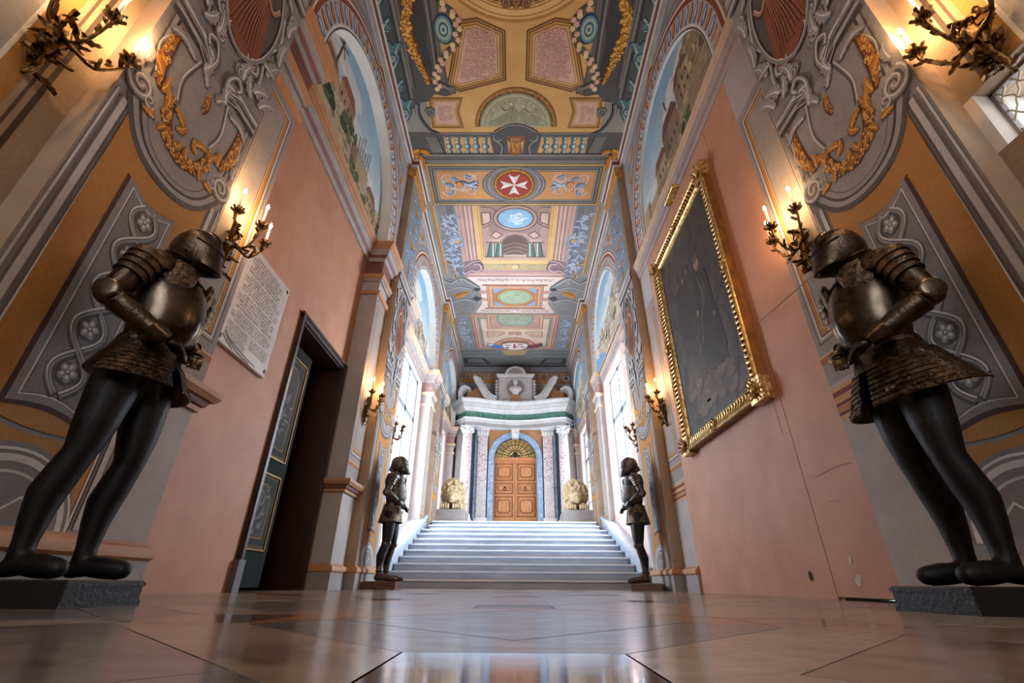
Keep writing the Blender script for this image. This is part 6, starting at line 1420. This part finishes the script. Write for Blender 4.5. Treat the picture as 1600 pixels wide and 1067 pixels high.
# local: +x into the room, y along the wall (reversed), z up ; half sizes
HY, HZ = 1.02, 1.455
def frame_bar(nm, prof, m_, ins):
    """rectangular frame swept with a profile of (distance inwards, height off the wall)"""
    mb = MB(); cs = [(-1, -1), (1, -1), (1, 1), (-1, 1)]; rings_ = []
    for cy, cz in cs+[cs[0]]:
        rings_.append([(h, cy*(HY-d-ins), cz*(HZ-d-ins)) for d, h in prof])
    mb.rings(rings_, closed=True); return mb.build(nm, m_, fp, smooth=35)
frame_bar('frame_side', [(0, .0), (0, .075), (.012, .085), (.02, .085), (.02, .0)], GOLDD, 0)
frame_bar('outer_moulding', [(.0, .07), (.004, .095), (.02, .105), (.034, .095), (.036, .07)], GOLD, .004)
frame_bar('hollow_moulding', [(0, .05), (0, .085), (.03, .066), (.07, .058), (.095, .062), (.098, .05)], GOLDD, .036)
frame_bar('inner_moulding', [(0, .02), (0, .072), (.010, .082), (.022, .074), (.034, .045), (.036, .02)], GOLD, .128)
fl = MB(); rr = random.Random(2)
def flutes(n, fixed, along):
    pass
for sgn in (-1, 1):
    for k in range(42):
        z = -HZ+.18+(2*HZ-.36)*k/41; y = sgn*(HY-.085)
        fl.tube([(.09, y+sgn*.050, z-.010), (.076, y+sgn*.018, z-.003), (.068, y-sgn*.014, z+.005), (.072, y-sgn*.042, z+.010)], .0155, 6)
    for k in range(29):
        y = -HY+.18+(2*HY-.36)*k/28; z = sgn*(HZ-.085)
        fl.tube([(.09, y-.010, z+sgn*.050), (.076, y-.003, z+sgn*.018), (.068, y+.005, z-sgn*.014), (.072, y+.010, z-sgn*.042)], .0155, 6)
o = fl.build('fluting', GOLD, fp, smooth=60); o['kind'] = 'stuff'
for sy in (-1, 1):
    for sz in (-1, 1):
        m = MB(); m.box(0, .10, sy*(HY-.19), sy*(HY+.03), sz*(HZ-.19), sz*(HZ+.03))
        for k in range(10):
            a = 2*pi*k/10; leaf3(m, (.10, sy*(HY-.08)+.02*cos(a), sz*(HZ-.08)+.02*sin(a)), (.15, cos(a), sin(a)), (1, 0, 0), .085, .05, .4)
        m.ell((.11, sy*(HY-.08), sz*(HZ-.08)), (.03, .032, .032), 10, 8); m.build('corner_ornament', GOLD, fp, smooth=40)
for y, z in ((0, HZ-.06), (0, -HZ+.06), (-HY+.06, 0), (HY-.06, 0)):
    m = MB(); m.ell((.09, y, z), (.03, .035, .035), 12, 8)
    for k in range(8): a = 2*pi*k/8; leaf3(m, (.085, y, z), (.1, cos(a), sin(a)), (1, 0, 0), .075, .035, .3)
    m.build('centre_rosette', GOLD, fp, smooth=50)
MB().box(.0, .030, -HY+.12, HY-.12, -HZ+.12, HZ-.12).build('backing', GOLDD, fp)
p = Paint(); p.rnd = random.Random(6); a, b = HY-.13, HZ-.13
p.rect(-a, -b, a, b, '#453c35', 0)
for k in range(260):
    u, v = p.rnd.uniform(-a+.12, a-.12), p.rnd.uniform(-b+.1, b-.1); p.ell(u, v, p.rnd.uniform(.05, .11), p.rnd.uniform(.04, .09), mix('#3a322d', '#584d44', max(0, p.rnd.random()-(v > .2)*.4)), 1+p.rnd.random(), 10, p.rnd.uniform(0, 3))
def fig(u, v, h, robe, skin, lay):
    p.poly(catmull([(u-.05*h, v+.36*h), (u-.16*h, v+.2*h), (u-.2*h, v-.2*h), (u-.22*h, v-.6*h), (u+.2*h, v-.62*h), (u+.17*h, v-.1*h), (u+.15*h, v+.22*h), (u+.05*h, v+.36*h), (u-.05*h, v+.36*h)], 4)[:-1], robe, lay)
    p.ell(u, v+.43*h, .058*h, .078*h, skin, lay+.5, 16); p.ell(u-.005, v+.485*h, .062*h, .045*h, mix(skin, '#2a2420', .7), lay+.9, 14); p.ell(u+.012*h, v+.37*h, .035*h, .03*h, mix(skin, '#302824', .45), lay+.9, 12)
    for k in range(6): p.stroke([(u-.14*h+.055*h*k, v-.58*h), (u-.1*h+.04*h*k, v-.1*h), (u-.05*h+.02*h*k, v+.2*h)], .012*h, mix(robe, '#6d6054', .35), lay+.7, 4)
fig(.28, .02, 1.25, '#2f2926', '#9a7a64', 4); fig(-.18, .30, .8, '#3a302a', '#7d6250', 3); fig(-.36, .34, .75, '#352d28', '#6f5848', 2.9); fig(-.02, .34, .78, '#40352e', '#745a48', 2.8)
p.stroke([(.22, .4), (.28, .1), (.14, -.12), (.05, -.42)], .02, '#6f6a64', 6, 5); p.stroke([(.3, .4), (.34, .12), (.2, -.1)], .014, '#5f5a54', 6, 5); p.ell(.06, -.02, .035, .045, '#8f705a', 6.5, 10); p.ell(.44, -.25, .035, .03, '#7a604e', 6.5, 10)
for k in range(30): p.ell(p.rnd.uniform(-.6, .6), p.rnd.uniform(-1.15, -.7), p.rnd.uniform(.06, .18), p.rnd.uniform(.03, .06), mix('#4a4038', '#6a5a4a', p.rnd.random()), 2.4+p.rnd.random()*.5, 10)
cv = link('canvas', p.mesh('canvas', CANVAS), fp, (.0305, 0, 0))
# picture lamp fixed to the top edge and a thin cord
m = MB(); m.tube([(.06, .5, HZ-.02), (.16, .5, HZ+.06), (.26, .5, HZ+.03)], .008, 6); m.prism([(.22, HZ-.02), (.34, HZ+.0), (.33, HZ+.05), (.23, HZ+.06)], 'y', .32, .68) if False else m.box(.20, .30, .33, .67, HZ-.0, HZ+.05)
lp_ = m.build('picture_lamp', GOLD, fp, bevel=.006)
m = MB(); m.tube([(2.205, 3.70, 2.20), (2.20, 3.3, 2.155), (2.205, 2.70, 2.11)], .0035, 5)
setp(m.build('thin_cable', BRONZE), label='thin dark cable running from the painting frame to the near right sconce', category='cable')

# ------------------------------------------------------------------ inscribed plaque on the left wall
pq = thing('stone_plaque', 'pale grey marble plaque covered in dense inscribed lines on pink wall', 'plaque', (-2.53, 3.70, 2.39))
m = MB(); m.prism([(-.425, -.525), (.41, -.53), (.42, -.1), (.412, .1), (.425, .53), (-.43, .53), (-.418, .22), (-.432, -.1)], 'x', 0, .045); m.build('slab', PLAQM, pq, bevel=.006)
for y in (-.38, .38):
    for z in (-.47, .48):
        m = MB(); m.ell((.046, y, z), (.006, .022, .022), 14, 8); m.build('fixing_stud', BRONZE, pq, smooth=60)
p = Paint(); p.rnd = random.Random(77); v = .47
blocks = [(6, .30, .024, 0), (6, .34, .022, .02), (5, .33, .024, 0), (4, .35, .02, 0)]
v = .46
def textline(u0, u1, v, hgt):
    u = u0
    while u < u1-hgt*.7:
        wl = p.rnd.randint(2, 8)
        for k in range(wl):
            if u > u1-hgt*.7: break
            glyph(p, p.rnd.choice(GL), u, v, hgt*.62, hgt, '#574844', 1, .17); u += hgt*.82
        u += hgt*.55
for nl, hw, hgt, off in blocks:
    for k in range(nl):
        w_ = hw*(1 if k % 3 else .8); textline(-w_+off, w_+off, v-hgt, hgt); v -= hgt*1.48
    v -= .012
for k in range(9): textline(-.35, -.02, v-.015, .0145); textline(.03, .35, v-.015, .0145) if k < 6 else None; v -= .0195
textline(-.3, -.1, v-.02, .016)
p.stroke([(-.3, -.43), (-.1, -.47), (.06, -.49), (.2, -.5)], .010, '#7d706a', 1, 4); p.stroke([(-.34, -.40), (-.26, -.45), (-.1, -.50), (.1, -.515)], .016, '#938883', 1, 4); p.stroke([(-.36, -.44), (-.3, -.47), (-.18, -.51)], .01, '#6d605a', 1, 4)
link('inscription', p.mesh('inscription', PAINT), pq, (.0462, 0, 0))
m = MB()
# small scratches and specks lying on the floor
rr = random.Random(9)
print('objects', len(bpy.data.objects))
